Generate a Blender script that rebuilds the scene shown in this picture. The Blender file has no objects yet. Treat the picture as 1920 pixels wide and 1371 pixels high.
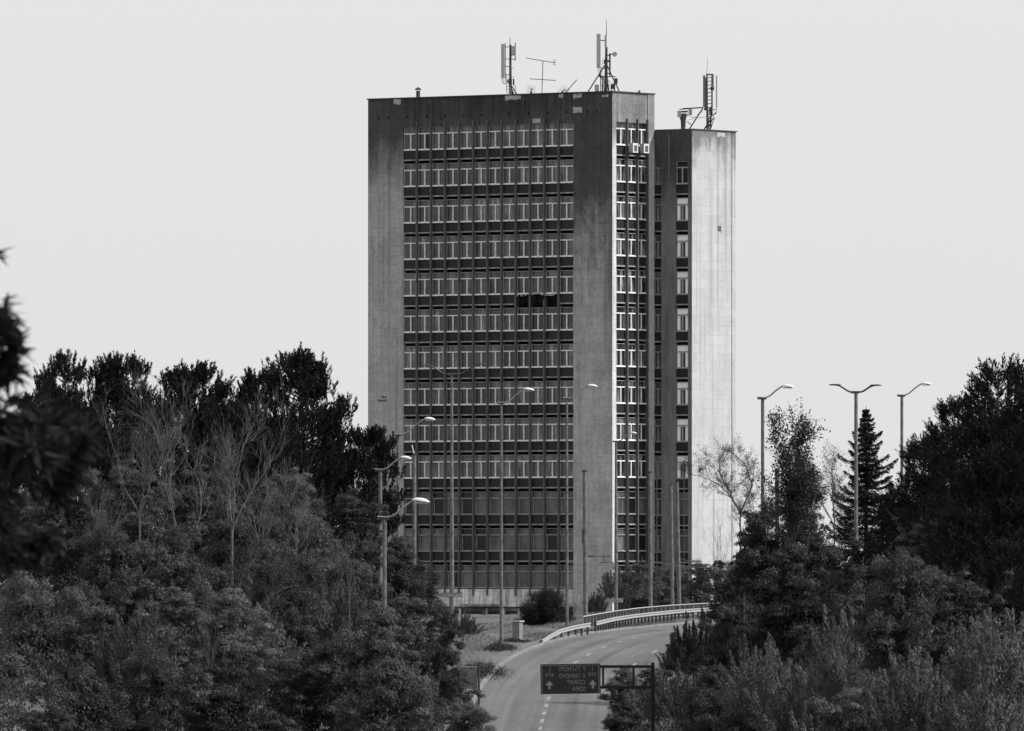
import bpy, math, random
import numpy as np
from mathutils import Vector, Matrix

# ------------------------------------------------------------------ camera
SC = bpy.context.scene
ZC = 20.0            # camera height above the datum
FPX = 20000.0        # focal length in pixels of the 1920 px wide frame
cam_d = bpy.data.cameras.new('camera'); cam = bpy.data.objects.new('camera', cam_d)
SC.collection.objects.link(cam); SC.camera = cam
cam.location = (0, 0, ZC); cam.rotation_euler = (math.radians(90), 0, 0)
cam_d.sensor_width = 36; cam_d.lens = FPX / 1920 * 36
cam_d.shift_y = (1060 - 685.5) / 1920
cam_d.clip_start = 1; cam_d.clip_end = 20000
cam_d.dof.use_dof = True; cam_d.dof.focus_distance = 880; cam_d.dof.aperture_fstop = 9.0
# ------------------------------------------------------------------ world
EL = 42.0
SV = Vector((.995, -.10, 0)).normalized()
sunvec = Vector((SV.x * math.cos(math.radians(EL)), SV.y * math.cos(math.radians(EL)), math.sin(math.radians(EL))))
w = bpy.data.worlds.new('World'); SC.world = w; w.use_nodes = True
nt = w.node_tree; bg = nt.nodes['Background']
sky = nt.nodes.new('ShaderNodeTexSky'); sky.sky_type = 'NISHITA'; sky.sun_disc = False
sky.sun_elevation = math.radians(EL); sky.sun_rotation = math.atan2(SV.x, SV.y)
sky.dust_density = 5; sky.air_density = 1.0; sky.ozone_density = 1
bw = nt.nodes.new('ShaderNodeRGBToBW'); nt.links.new(sky.outputs[0], bw.inputs[0])
SKYS = 0.10
# thin white overcast veil over the blue sky: half of the light is even
veil = nt.nodes.new('ShaderNodeMath'); veil.operation = 'MULTIPLY_ADD'
nt.links.new(bw.outputs[0], veil.inputs[0]); veil.inputs[1].default_value = 0.3; veil.inputs[2].default_value = 7.45
nt.links.new(veil.outputs[0], bg.inputs[0]); bg.inputs[1].default_value = SKYS
# ------------------------------------------------------------------ sun
sd = bpy.data.lights.new('sun', 'SUN'); sd.energy = 5.0; sd.angle = math.radians(0.6); sd.color = (1, .995, .985)
sun = bpy.data.objects.new('sun', sd); SC.collection.objects.link(sun)
sun.rotation_euler = (-sunvec).to_track_quat('-Z', 'Y').to_euler(); sun.location = (60, -20, 120)
SC.view_settings.view_transform = 'Standard'; SC.view_settings.look = 'None'
SC.view_settings.exposure = 0.0; SC.view_settings.gamma = 1.0
SC.render.engine = 'CYCLES'

R = random.Random(7)
COL = SC.collection

# ------------------------------------------------------------------ helpers
def P(px, py, D):
    return Vector(((px - 960) * D / FPX, D, ZC + (1060 - py) * D / FPX))

def tag(o, label=None, cat=None, group=None, kind=None):
    if label: o['label'] = label
    if cat: o['category'] = cat
    if group: o['group'] = group
    if kind: o['kind'] = kind
    return o

def empty(name, loc, rz=0, label=None, cat=None, group=None):
    o = bpy.data.objects.new(name, None); COL.objects.link(o)
    o.location = loc; o.rotation_euler = (0, 0, rz); o.empty_display_size = .3
    return tag(o, label, cat, group)

def link(name, me, parent=None, loc=None, rz=0):
    o = bpy.data.objects.new(name, me); COL.objects.link(o)
    if parent is not None: o.parent = parent
    if loc is not None: o.location = loc
    o.rotation_euler = (0, 0, rz)
    return o

def copy_tree(o, parent=None):
    c = o.copy(); COL.objects.link(c); c.parent = parent
    for ch in o.children: copy_tree(ch, c)
    return c

class MB:
    def __init__(s): s.v = []; s.f = []; s.m = []
    def quad(s, a, b, c, d, mi=0):
        n = len(s.v); s.v += [tuple(a), tuple(b), tuple(c), tuple(d)]; s.f.append((n, n+1, n+2, n+3)); s.m.append(mi)
    def box(s, x0, x1, y0, y1, z0, z1, mi=0, M=None):
        n = len(s.v)
        vs = [(x0,y0,z0),(x1,y0,z0),(x1,y1,z0),(x0,y1,z0),(x0,y0,z1),(x1,y0,z1),(x1,y1,z1),(x0,y1,z1)]
        if M is not None: vs = [tuple(M @ Vector(p)) for p in vs]
        s.v += vs
        for f in ((0,3,2,1),(4,5,6,7),(0,1,5,4),(1,2,6,5),(2,3,7,6),(3,0,4,7)):
            s.f.append(tuple(n+i for i in f)); s.m.append(mi)
        return s
    def tube(s, pts, rad, sides=6, mi=0, cap=True):
        pts = [Vector(p) for p in pts]
        if not isinstance(rad, (list, tuple)): rad = [rad]*len(pts)
        n0 = len(s.v); up = Vector((0.13, 0.21, 1))
        for i, p in enumerate(pts):
            d = (pts[min(i+1, len(pts)-1)] - pts[max(i-1, 0)])
            if d.length < 1e-9: d = Vector((0,0,1))
            d.normalize()
            a = d.cross(up if abs(d.dot(up.normalized())) < .97 else Vector((1,0,0))).normalized(); b = d.cross(a)
            for k in range(sides):
                t = 2*math.pi*k/sides
                s.v.append(tuple(p + (a*math.cos(t) + b*math.sin(t))*rad[i]))
        for i in range(len(pts)-1):
            for k in range(sides):
                a0 = n0+i*sides+k; a1 = n0+i*sides+(k+1) % sides
                s.f.append((a0, a1, a1+sides, a0+sides)); s.m.append(mi)
        if cap:
            s.f.append(tuple(n0+k for k in range(sides))[::-1]); s.m.append(mi)
            s.f.append(tuple(n0+(len(pts)-1)*sides+k for k in range(sides))); s.m.append(mi)
        return s
    def ico(s, c, r, mi=0, seg=10, rings=6, zs=(1,1,1)):
        n0 = len(s.v); c = Vector(c)
        for i in range(rings+1):
            ph = math.pi*i/rings
            for k in range(seg):
                t = 2*math.pi*k/seg
                s.v.append((c.x+r*zs[0]*math.sin(ph)*math.cos(t), c.y+r*zs[1]*math.sin(ph)*math.sin(t), c.z+r*zs[2]*math.cos(ph)))
        for i in range(rings):
            for k in range(seg):
                a = n0+i*seg+k; b = n0+i*seg+(k+1) % seg
                s.f.append((a, a+seg, b+seg, b)); s.m.append(mi)
        return s
    def mesh(s, name, mats):
        me = bpy.data.meshes.new(name); me.from_pydata(s.v, [], s.f)
        for m in (mats if isinstance(mats, (list, tuple)) else [mats]): me.materials.append(m)
        me.polygons.foreach_set('material_index', s.m); me.update(); return me
    def build(s, name, mats, parent=None, loc=None, rz=0, smooth=False):
        me = s.mesh(name, mats)
        if smooth: me.polygons.foreach_set('use_smooth', [True]*len(me.polygons))
        return link(name, me, parent, loc, rz)

def np_mesh(name, V, F, mats, smooth=False, mi=None):
    """V (n,3), F (m,k) numpy"""
    me = bpy.data.meshes.new(name); k = F.shape[1]
    me.vertices.add(len(V)); me.vertices.foreach_set('co', V.astype(np.float32).ravel())
    me.loops.add(F.size); me.loops.foreach_set('vertex_index', F.astype(np.int32).ravel())
    me.polygons.add(len(F)); me.polygons.foreach_set('loop_start', np.arange(0, F.size, k, dtype=np.int32))
    me.polygons.foreach_set('loop_total', np.full(len(F), k, dtype=np.int32))
    for m in (mats if isinstance(mats, (list, tuple)) else [mats]): me.materials.append(m)
    if mi is not None: me.polygons.foreach_set('material_index', mi.astype(np.int32))
    if smooth: me.polygons.foreach_set('use_smooth', np.ones(len(F), dtype=bool))
    me.update(calc_edges=True); return me

def unit(a): return a / (np.linalg.norm(a, axis=-1, keepdims=True) + 1e-9)

def leaves(C, Dr, L, W, rng):
    """rhombic leaves: centres C, long-axis dirs Dr, lengths L, widths W -> V,F"""
    n = len(C); Dr = unit(Dr); S = unit(np.cross(Dr, rng.normal(size=(n, 3))))
    L = np.broadcast_to(L, (n,))[:, None]; W = np.broadcast_to(W, (n,))[:, None]
    V = np.empty((n, 4, 3)); V[:, 0] = C - Dr*L*.5; V[:, 1] = C + S*W*.5 - Dr*L*.08; V[:, 2] = C + Dr*L*.5; V[:, 3] = C - S*W*.5 - Dr*L*.08
    return V.reshape(-1, 3), np.arange(4*n).reshape(n, 4)

def shell(C, Nrm, L, W, rng, along=None, jit=.35):
    """leaves lying roughly in the surface whose normal is Nrm"""
    n = len(C); Nn = unit(Nrm+rng.normal(size=(n, 3))*jit)
    A_ = (along if along is not None else rng.normal(size=(n, 3)))+rng.normal(size=(n, 3))*.25
    Dr = unit(A_-Nn*np.sum(A_*Nn, -1, keepdims=True)); S = np.cross(Nn, Dr)
    L = np.broadcast_to(L, (n,))[:, None]; W = np.broadcast_to(W, (n,))[:, None]
    V = np.empty((n, 4, 3)); V[:, 0] = C-Dr*L*.5; V[:, 1] = C+S*W*.5-Dr*L*.05; V[:, 2] = C+Dr*L*.5; V[:, 3] = C-S*W*.5-Dr*L*.05
    return V.reshape(-1, 3), np.arange(4*n).reshape(n, 4)

def join(parts):
    Vs = []; Fs = []; o = 0
    for V, F in parts: Vs.append(V); Fs.append(F+o); o += len(V)
    return np.concatenate(Vs), np.concatenate(Fs)

# ------------------------------------------------------------------ materials
MATS = {}
def newmat(name):
    m = bpy.data.materials.new(name); m.use_nodes = True; nt = m.node_tree
    b = nt.nodes['Principled BSDF']; MATS[name] = m
    return m, nt, b
def g3(v): return (v, v, v, 1)
def N(nt, t, **kw):
    n = nt.nodes.new(t)
    for k, v in kw.items(): setattr(n, k, v)
    return n
def mth(nt, op, a, b=None, c=None, clamp=False):
    n = nt.nodes.new('ShaderNodeMath'); n.operation = op; n.use_clamp = clamp
    for i, x in enumerate((a, b, c)):
        if x is None: continue
        if isinstance(x, (int, float)): n.inputs[i].default_value = x
        else: nt.links.new(x, n.inputs[i])
    return n.outputs[0]
def coords(nt, scale, kind='Object'):
    tc = N(nt, 'ShaderNodeTexCoord'); mp = N(nt, 'ShaderNodeMapping'); mp.inputs['Scale'].default_value = scale
    nt.links.new(tc.outputs[kind], mp.inputs[0]); return mp.outputs[0]
def noise(nt, scale, vec, detail=4, rough=.6):
    n = N(nt, 'ShaderNodeTexNoise'); n.inputs['Scale'].default_value = scale; n.inputs['Detail'].default_value = detail
    n.inputs['Roughness'].default_value = rough; nt.links.new(vec, n.inputs['Vector']); return n.outputs[0]
def ramp(nt, x, stops):
    r = N(nt, 'ShaderNodeValToRGB'); e = r.color_ramp.elements
    e[0].position, e[0].color = stops[0][0], g3(stops[0][1]); e[1].position, e[1].color = stops[1][0], g3(stops[1][1])
    for p, v in stops[2:]:
        q = e.new(p); q.color = g3(v)
    nt.links.new(x, r.inputs[0]); return r.outputs[0]
def bump(nt, b, h, dist, strength=.5):
    n = N(nt, 'ShaderNodeBump'); n.inputs['Distance'].default_value = dist; n.inputs['Strength'].default_value = strength
    nt.links.new(h, n.inputs['Height']); nt.links.new(n.outputs[0], b.inputs['Normal'])

def simple(name, v, rough=.7, metal=0, var=.15, sc=3.0, spec=.4, kind='Object'):
    m, nt, b = newmat(name)
    n = noise(nt, sc, coords(nt, (1, 1, 1), kind), 5)
    c = ramp(nt, n, [(.3, v*(1-var)), (.7, v*(1+var))]); nt.links.new(c, b.inputs['Base Color'])
    b.inputs['Roughness'].default_value = rough; b.inputs['Metallic'].default_value = metal
    b.inputs['Specular IOR Level'].default_value = spec
    return m

def concrete(name, hi, lo, zc, zw, streak=.25, amp=6.0, panels=.12, seed=0, edge=None, blotch=1.1, grain=1.0):
    """clean value hi below, weather-stained value lo above height zc (run-off streaks follow a stretched noise)"""
    m, nt, b = newmat(name)
    tc = N(nt, 'ShaderNodeTexCoord'); sp = N(nt, 'ShaderNodeSeparateXYZ'); nt.links.new(tc.outputs['Object'], sp.inputs[0])
    off = N(nt, 'ShaderNodeMapping'); off.inputs['Location'].default_value = (seed*13.1, seed*7.7, seed*3.3); nt.links.new(tc.outputs['Object'], off.inputs[0])
    st = N(nt, 'ShaderNodeMapping'); st.inputs['Scale'].default_value = (1.1, 1.1, .09); nt.links.new(off.outputs[0], st.inputs[0])
    n1 = noise(nt, 1.0, st.outputs[0], 5, .65)
    n2 = noise(nt, .35, off.outputs[0], 4, .6)
    n3 = noise(nt, 3.2, off.outputs[0], 6, .85)
    st2 = N(nt, 'ShaderNodeMapping'); st2.inputs['Scale'].default_value = (3.0, 3.0, .22); nt.links.new(off.outputs[0], st2.inputs[0])
    n4 = noise(nt, 1.0, st2.outputs[0], 5, .7)
    zz = mth(nt, 'MULTIPLY_ADD', mth(nt, 'SUBTRACT', n1, .5), amp, sp.outputs[2])
    zz = mth(nt, 'MULTIPLY_ADD', mth(nt, 'SUBTRACT', n2, .5), amp*1.2, zz)
    n5 = noise(nt, 1.3, off.outputs[0], 6, .7)
    zz = mth(nt, 'MULTIPLY_ADD', mth(nt, 'SUBTRACT', n5, .5), amp*.9, zz)
    f = N(nt, 'ShaderNodeMapRange'); f.interpolation_type = 'SMOOTHSTEP'; nt.links.new(zz, f.inputs[0])
    f.inputs[1].default_value = zc-zw; f.inputs[2].default_value = zc+zw
    fac = f.outputs[0]
    if edge is not None:      # soot band next to an edge at local x = edge[0], widening upward to height edge[2]
        ex = mth(nt, 'ADD', sp.outputs[0], mth(nt, 'MULTIPLY', mth(nt, 'SUBTRACT', n1, .5), 2.2))
        g = N(nt, 'ShaderNodeMapRange'); g.interpolation_type = 'SMOOTHSTEP'; nt.links.new(ex, g.inputs[0])
        g.inputs[1].default_value = edge[0]-edge[1]; g.inputs[2].default_value = edge[0]
        h = N(nt, 'ShaderNodeMapRange'); h.interpolation_type = 'SMOOTHSTEP'; nt.links.new(zz, h.inputs[0])
        h.inputs[1].default_value = edge[2]-9; h.inputs[2].default_value = edge[2]+9
        fac = mth(nt, 'MAXIMUM', fac, mth(nt, 'MULTIPLY', mth(nt, 'MULTIPLY', g.outputs[0], h.outputs[0]), .8))
    d = hi-lo
    val = mth(nt, 'MULTIPLY_ADD', fac, -d, hi)
    # streaks and blotches
    s = mth(nt, 'MULTIPLY_ADD', mth(nt, 'SUBTRACT', n4, .5), streak*3.2, 1.0)
    s2 = mth(nt, 'MULTIPLY_ADD', mth(nt, 'SUBTRACT', n2, .5), blotch, 1.0)
    s3 = mth(nt, 'MULTIPLY_ADD', mth(nt, 'SUBTRACT', n3, .5), 1.3*grain, 1.0)
    val = mth(nt, 'MULTIPLY', mth(nt, 'MULTIPLY', mth(nt, 'MULTIPLY', val, s), s2), s3)
    # fine pitting, and separate dark runs that start at the top edge
    n6 = noise(nt, 11.0, off.outputs[0], 3, .8); val = mth(nt, 'MULTIPLY', val, mth(nt, 'MULTIPLY_ADD', mth(nt, 'SUBTRACT', n6, .5), 1.2*grain, 1.0))
    st3 = N(nt, 'ShaderNodeMapping'); st3.inputs['Scale'].default_value = (1.7, 1.7, .035); nt.links.new(off.outputs[0], st3.inputs[0])
    n7 = noise(nt, 1.0, st3.outputs[0], 4, .6)
    val = mth(nt, 'MULTIPLY', val, mth(nt, 'SUBTRACT', 1.0, mth(nt, 'MULTIPLY', mth(nt, 'MULTIPLY', mth(nt, 'SUBTRACT', n7, .52), 4.0, None, True), .45)))
    # cladding panels
    cb = N(nt, 'ShaderNodeCombineXYZ'); nt.links.new(mth(nt, 'ADD', sp.outputs[0], sp.outputs[1]), cb.inputs[0]); nt.links.new(sp.outputs[2], cb.inputs[1])
    br = N(nt, 'ShaderNodeTexBrick'); nt.links.new(cb.outputs[0], br.inputs[0]); br.inputs['Scale'].default_value = 1
    br.inputs['Brick Width'].default_value = 1.35; br.inputs['Row Height'].default_value = .83; br.inputs['Mortar Size'].default_value = .028
    br.inputs['Color1'].default_value = g3(1); br.inputs['Color2'].default_value = g3(1-panels*1.1); br.inputs['Mortar'].default_value = g3(1-panels*1.5)
    br.inputs['Bias'].default_value = -.2
    bb = N(nt, 'ShaderNodeRGBToBW'); nt.links.new(br.outputs[0], bb.inputs[0])
    val = mth(nt, 'MULTIPLY', val, bb.outputs[0])
    val = mth(nt, 'MAXIMUM', val, .015)
    nt.links.new(val, b.inputs['Base Color']); b.inputs['Roughness'].default_value = .9; b.inputs['Specular IOR Level'].default_value = .2
    bump(nt, b, n3, .02, .4)
    return m

def leafmat(name, v, var=.5, trans=.25, rough=.7, spec=.12, lo=-.55, amp=3.1):
    m, nt, b = newmat(name)
    oi = N(nt, 'ShaderNodeObjectInfo'); ge = N(nt, 'ShaderNodeNewGeometry')
    n = noise(nt, .8, coords(nt, (1, 1, .8)), 3, .55)
    pr = mth(nt, 'MULTIPLY_ADD', ge.outputs['Random Per Island'], .8, .6)
    o = mth(nt, 'MULTIPLY_ADD', oi.outputs['Random'], var, 1-var*.5)
    nn = mth(nt, 'MAXIMUM', mth(nt, 'MULTIPLY_ADD', n, amp, lo), .22)
    val = mth(nt, 'MULTIPLY', mth(nt, 'MULTIPLY', mth(nt, 'MULTIPLY', pr, o), nn), v)
    nt.links.new(val, b.inputs['Base Color']); b.inputs['Roughness'].default_value = rough; b.inputs['Specular IOR Level'].default_value = spec
    tr = N(nt, 'ShaderNodeBsdfTranslucent'); nt.links.new(val, tr.inputs[0])
    mx = N(nt, 'ShaderNodeMixShader'); mx.inputs[0].default_value = trans
    nt.links.new(b.outputs[0], mx.inputs[1]); nt.links.new(tr.outputs[0], mx.inputs[2])
    nt.links.new(mx.outputs[0], nt.nodes['Material Output'].inputs['Surface'])
    return m

M_leaf = leafmat('leaf_mid', .072)
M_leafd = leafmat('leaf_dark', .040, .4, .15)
M_leafl = leafmat('leaf_light', .10, .4, .3)
M_pine = leafmat('pine_needles', .022, .3, .05, .8, .04, .3, 1.4)
M_pinem = leafmat('pine_needles_mid', .024, .3, .1, .8, .04, .3, 1.4)
M_fore = leafmat('near_leaf', .017, .3, .2, .8, .05)
M_grass = leafmat('grass_blades', .11, .2, .3)
M_bark = simple('bark_dark', .06, .9, sc=6)
M_barkl = simple('bark_grey', .09, .85, sc=5, var=.4)
M_pole = simple('pole_concrete', .11, .8, sc=2.5, var=.5)
M_steel = simple('galvanised_steel', .45, .45, .6, .2)
M_dsteel = simple('dark_steel', .05, .5, .3, .3)
M_lamp = simple('lamp_shell', .6, .3, 0, .05)
M_lens = simple('lamp_lens', .35, .15, 0, .05)
M_frame = simple('window_frame_white', .68, .6, 0, .25, 3)
M_framed = simple('window_frame_weathered', .22, .7, 0, .4, 3)
M_fin = simple('fin_metal', .085, .6, 0, .25, 2)
M_span = simple('spandrel_glass_dark', .016, .45, 0, .35, .8, spec=.3)
M_ledge = simple('ledge_concrete', .26, .85, 0, .5, 2.5)
M_void = simple('dark_void', .010, .9, 0, .4, 3, spec=.1)
M_patch = simple('bare_mortar_patch', .36, .9, 0, .55, 5)
M_roof = simple('roof_felt', .05, .9)
M_white = simple('white_paint', .8, .6, 0, .25, 3)
M_grey = simple('grey_panel', .33, .5, 0, .08, 2)
M_sign = simple('sign_green', .015, .5, 0, .15, 3)
M_signw = simple('sign_letters', .22, .5, 0, .2, 5)
M_signf = simple('sign_faded_letters', .15, .5, 0, .3, 6)
M_rail = simple('rail_steel', .34, .4, .2, .2, 3)
M_plate = simple('name_plate', .42, .6, 0, .3, 4)

def pane_mat(name, lo, hi, rough=.12, spec=.5, hx=2.2, edge=(.40, .75)):
    """dim glass; pale vertical streaks in its colour are curtains and painted reflections, different in every window"""
    m, nt, b = newmat(name)
    oi = N(nt, 'ShaderNodeObjectInfo')
    tc = N(nt, 'ShaderNodeTexCoord'); ad = N(nt, 'ShaderNodeVectorMath'); ad.operation = 'ADD'
    cb = N(nt, 'ShaderNodeCombineXYZ'); nt.links.new(mth(nt, 'MULTIPLY', oi.outputs['Random'], 57.0), cb.inputs[0])
    nt.links.new(tc.outputs['Object'], ad.inputs[0]); nt.links.new(cb.outputs[0], ad.inputs[1])
    mp = N(nt, 'ShaderNodeMapping'); mp.inputs['Scale'].default_value = (hx, hx, .35); nt.links.new(ad.outputs[0], mp.inputs[0])
    n = noise(nt, 1.0, mp.outputs[0], 2, .5)
    n2 = noise(nt, 14.0, ad.outputs[0], 4, .7)
    c = ramp(nt, mth(nt, 'MULTIPLY_ADD', n2, .18, mth(nt, 'MULTIPLY', n, .82)), [(edge[0], lo), (edge[1], hi)])
    c = mth(nt, 'MULTIPLY', c, mth(nt, 'MULTIPLY_ADD', mth(nt, 'FRACT', mth(nt, 'MULTIPLY', oi.outputs['Random'], 7.31)), 1.1, .5))
    nt.links.new(c, b.inputs['Base Color']); b.inputs['Roughness'].default_value = rough; b.inputs['Specular IOR Level'].default_value = spec
    return m
M_pane = pane_mat('glass_curtain_reflection', .065, .21, edge=(.5, .70), rough=.2)
M_panel = pane_mat('glass_office_dim', .04, .16, .2, hx=.8)
M_paned = simple('glass_open_dark', .006, .3, 0, .2)
M_paneb = simple('pane_painted_reflection', .93, .5, 0, .03, 1.2)  # reflection of the sunlit side wall, painted as a near-white pane
M_pane_s = pane_mat('glass_sunny_side', .012, .16, .1, edge=(.5, .62))

def W(px, py, D): return P(px, py, D)

# ------------------------------------------------------------------ terrain
GY = [-60, 0, 30, 60, 110, 200, 300, 450, 560, 620, 650, 680, 700, 720, 760, 800, 860, 900, 960, 1100, 20000]
GZ = [-1.7, -1.7, -3, -5.5, -9.5, -14, -16, -15, -11.7, -9.64, -7.8, -6.1, -5.1, -4.7, -4.5, -4.4, -4.25, -4.3, -4.6, -5, -5]
def g0(y): return np.interp(y, GY, GZ)
def g(y): return (g0(y-6)+g0(y)*2+g0(y+6))/4
RCY = [200, 450, 560, 620, 633, 650, 665, 680, 691, 705, 742, 770, 860, 960, 1100, 1400]
RCX = [0.3, 0.3, .8, 1.6, 1.9, 2.3, 3.0, 4.1, 5.4, 7.6, 11.6, 14.6, 23, 36, 62, 140]
def rc0(y): return np.interp(y, RCY, RCX)
def rc(y): return (rc0(y-9)+rc0(y-4)+rc0(y)+rc0(y+4)+rc0(y+9))/5
def roff(y): return np.interp(y, [0, 625, 675, 3000], [3.9, 3.9, 8.2, 8.2])
def sst(a, b, x):
    t = np.clip((x-a)/(b-a), 0, 1); return t*t*(3-2*t)
def ground(x, y):
    x = np.asarray(x, float); y = np.asarray(y, float)
    c = rc(y); dl = (c-4.6)-x; dr = x-(c+roff(y)+.6)
    HL = np.interp(y, [0, 250, 500, 600, 690, 5000], [0, 10, 11, 7.5, 0, 0])
    HR = np.interp(y, [0, 250, 500, 620, 720, 5000], [0, 9, 10.5, 6.5, 0, 0])
    z = g(y) + sst(3, 15, dl)*HL + sst(2, 14, dr)*HR
    z = z + .12*np.sin(x*.7+y*.11)*sst(1.0, 6, np.maximum(dl, dr)) + .1*np.sin(x*1.9-y*.23)*sst(1.0, 5, np.maximum(dl, dr))
    return z + ZC
def gnd(px, py, lo=560.0):
    """world point where the ground plane profile is seen at a pixel"""
    D = lo
    while D < 1500 and (-g(D))*FPX/D + 1060 > py: D += .5
    return D

# ground sheet
ys = np.concatenate([np.arange(-60, 420, 12), np.arange(420, 1000, 3), np.arange(1000, 1500, 25), np.array([1600, 2000, 3000, 5000, 9000])]).astype(float)
xr = np.concatenate([np.array([-3000, -1200, -500, -250, -140]), np.arange(-90, -30, 6), np.arange(-30, 45, 1.0), np.arange(45, 110, 6), np.array([140, 250, 500, 1200, 3000])]).astype(float)
X, Y = np.meshgrid(xr, ys); Z = ground(X, Y)
V = np.stack([X, Y, Z], -1).reshape(-1, 3); nx = len(xr); ny = len(ys)
ii, jj = np.meshgrid(np.arange(nx-1), np.arange(ny-1)); a = (jj*nx+ii).ravel()
F = np.stack([a, a+1, a+nx+1, a+nx], -1)
mg, nt_, b_ = newmat('ground_grass')
n1 = noise(nt_, .22, coords(nt_, (1, .35, 1)), 5, .65); n2 = noise(nt_, 2.5, coords(nt_, (1, .4, 1)), 5, .7)
c = ramp(nt_, mth(nt_, 'MULTIPLY_ADD', n2, .4, mth(nt_, 'MULTIPLY', n1, .6)), [(.36, .06), (.64, .125)])
nt_.links.new(c, b_.inputs['Base Color']); b_.inputs['Roughness'].default_value = .95; b_.inputs['Specular IOR Level'].default_value = .1
bump(nt_, b_, n2, .15, .6)
tag(link('ground', np_mesh('ground', V, F, mg, True)), kind='structure')

# road
def strip(name, y0, y1, fl, fr, dz, mat, step=3.0, kind='structure'):
    yy = np.arange(y0, y1+.01, step); L = []; n = len(yy)
    for y in yy:
        l = fl(y); r = fr(y); z = float(g(y))+ZC+dz
        L.append((float(l), y, z)); L.append((float(r), y, z))
    V = np.array(L); i = np.arange(n-1)*2
    F = np.stack([i, i+1, i+3, i+2], -1); me = np_mesh(name, V, F, mat)
    uv = me.uv_layers.new(name='along'); vi = np.empty(len(me.loops), dtype=np.int32); me.loops.foreach_get('vertex_index', vi)
    U = np.stack([V[:, 0]-rc(V[:, 1]), V[:, 1]], -1)[vi]; uv.data.foreach_set('uv', U.astype(np.float32).ravel())
    return tag(link(name, me), kind=kind)
mr, nt_, b_ = newmat('asphalt')
n1 = noise(nt_, .8, coords(nt_, (1.2, .012, 1), 'UV'), 3, .6); n2 = noise(nt_, 2.2, coords(nt_, (1, .2, 1)), 7, .9); n3 = noise(nt_, .12, coords(nt_, (1, .5, 1)), 3)
s_ = mth(nt_, 'ADD', mth(nt_, 'ADD', mth(nt_, 'MULTIPLY', n1, .5), mth(nt_, 'MULTIPLY', n2, .25)), mth(nt_, 'MULTIPLY', n3, .25))
c = ramp(nt_, s_, [(.40, .055), (.60, .125)])
vo = N(nt_, 'ShaderNodeTexVoronoi'); vo.feature = 'DISTANCE_TO_EDGE'; vo.inputs['Scale'].default_value = .16; nt_.links.new(coords(nt_, (1, .35, 1), 'UV'), vo.inputs['Vector'])
crk = mth(nt_, 'MULTIPLY_ADD', mth(nt_, 'LESS_THAN', vo.outputs['Distance'], .003), -.12, 1.0)
pt = noise(nt_, .25, coords(nt_, (1, .12, 1), 'UV'), 2); pt = mth(nt_, 'MULTIPLY_ADD', mth(nt_, 'GREATER_THAN', pt, .62), -.16, 1.0)
c = mth(nt_, 'MULTIPLY', mth(nt_, 'MULTIPLY', c, crk), pt); nt_.links.new(c, b_.inputs['Base Color']); b_.inputs['Roughness'].default_value = .85; b_.inputs['Specular IOR Level'].default_value = .3
bump(nt_, b_, n2, .01, .3)
strip('road', 300, 1110, lambda y: rc(y)-4.3, lambda y: rc(y)+roff(y), .03, mr)
strip('road_gutter', 420, 1110, lambda y: rc(y)-4.28, lambda y: rc(y)-3.75, .036, simple('gutter_concrete', .09, .9, sc=1.5, var=.3))
# kerb: a real step
k = MB(); yy = np.arange(420, 1110, 3.0)
for y in yy:
    y2 = y+3; a0 = float(rc(y))-4.3; a1 = float(rc(y2))-4.3; z0 = float(g(y))+ZC; z1 = float(g(y2))+ZC
    k.quad((a0, y, z0+.02), (a0, y, z0+.16), (a1, y2, z1+.16), (a1, y2, z1+.02))
    k.quad((a0, y, z0+.16), (a0-.28, y, z0+.16), (a1-.28, y2, z1+.16), (a1, y2, z1+.16))
    k.quad((a0-.28, y, z0+.16), (a0-.28, y, z0-.1), (a1-.28, y2, z1-.1), (a1-.28, y2, z1+.16))
tag(k.build('kerb', simple('kerb_concrete', .16, .9, sc=1.2, var=.35)), kind='structure')
strip('pavement', 640, 905, lambda y: rc(y)-5.9, lambda y: rc(y)-4.6, .05, simple('pavement_dusty', .10, .95, sc=.8, var=.4))
# dashes
dm = MB()
def dash(y, off, ln, wd=.14):
    for k_ in range(3):
        ya = y+ln*k_/3; yb = y+ln*(k_+1)/3
        xa = float(rc(ya))+off; xb = float(rc(yb))+off; za = float(g(ya))+ZC+.045; zb = float(g(yb))+ZC+.045
        dm.quad((xa-wd, ya, za), (xa+wd, ya, za), (xb+wd, yb, zb), (xb-wd, yb, zb))
for y in np.arange(596, 668, 6.0): dash(y, 0, 2.6, .11)
for y in np.arange(669, 800, 8.0): dash(y, 0, 2.6, .11)
for y in np.arange(660, 860, 14.0): dash(y, 3.9, 3.2, .1)
tag(dm.build('road_marking', simple('road_paint', .20, .7, sc=3, var=.35)), kind='structure')

# ------------------------------------------------------------------ office tower
A = Vector(((1148-960)*960/FPX, 960, 0)); ZB = -4.9
RZ = -math.radians(36)
tower = empty('office_tower', (A.x, A.y, ZC+ZB), RZ, 'tall weathered concrete office tower with two stepped blocks and dark window fins', 'building')
def H(z): return z - ZB           # height above camera level -> local z
LL = 27.44; XW0 = -23.42; XW1 = -4.31; RW = 6.5; ROOF = 42.6; BAY = (XW1-XW0)/12
S0 = 37.88; FH = 3.327; WH = 2.06
B2L = 4.18; B2D = 7.0; ROOF2 = 39.33
Mw_left = concrete('wall_left_end', .37, .068, H(36.4), 3.4, .15, 4.5, seed=1, blotch=.7)
Mw_right = concrete('wall_corner_pier', .37, .066, H(29.5), 6.0, .24, 11, seed=4, edge=(-.1, 1.7, H(22)), blotch=.9)
Mw_par = concrete('wall_parapet', .075, .05, H(40.6), 1.0, .75, 2.5, .05, seed=3)
Mw_side = concrete('wall_sunny_side', .52, .20, H(38.2), 1.2, .2, 1.5, seed=5, blotch=.4)
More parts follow.
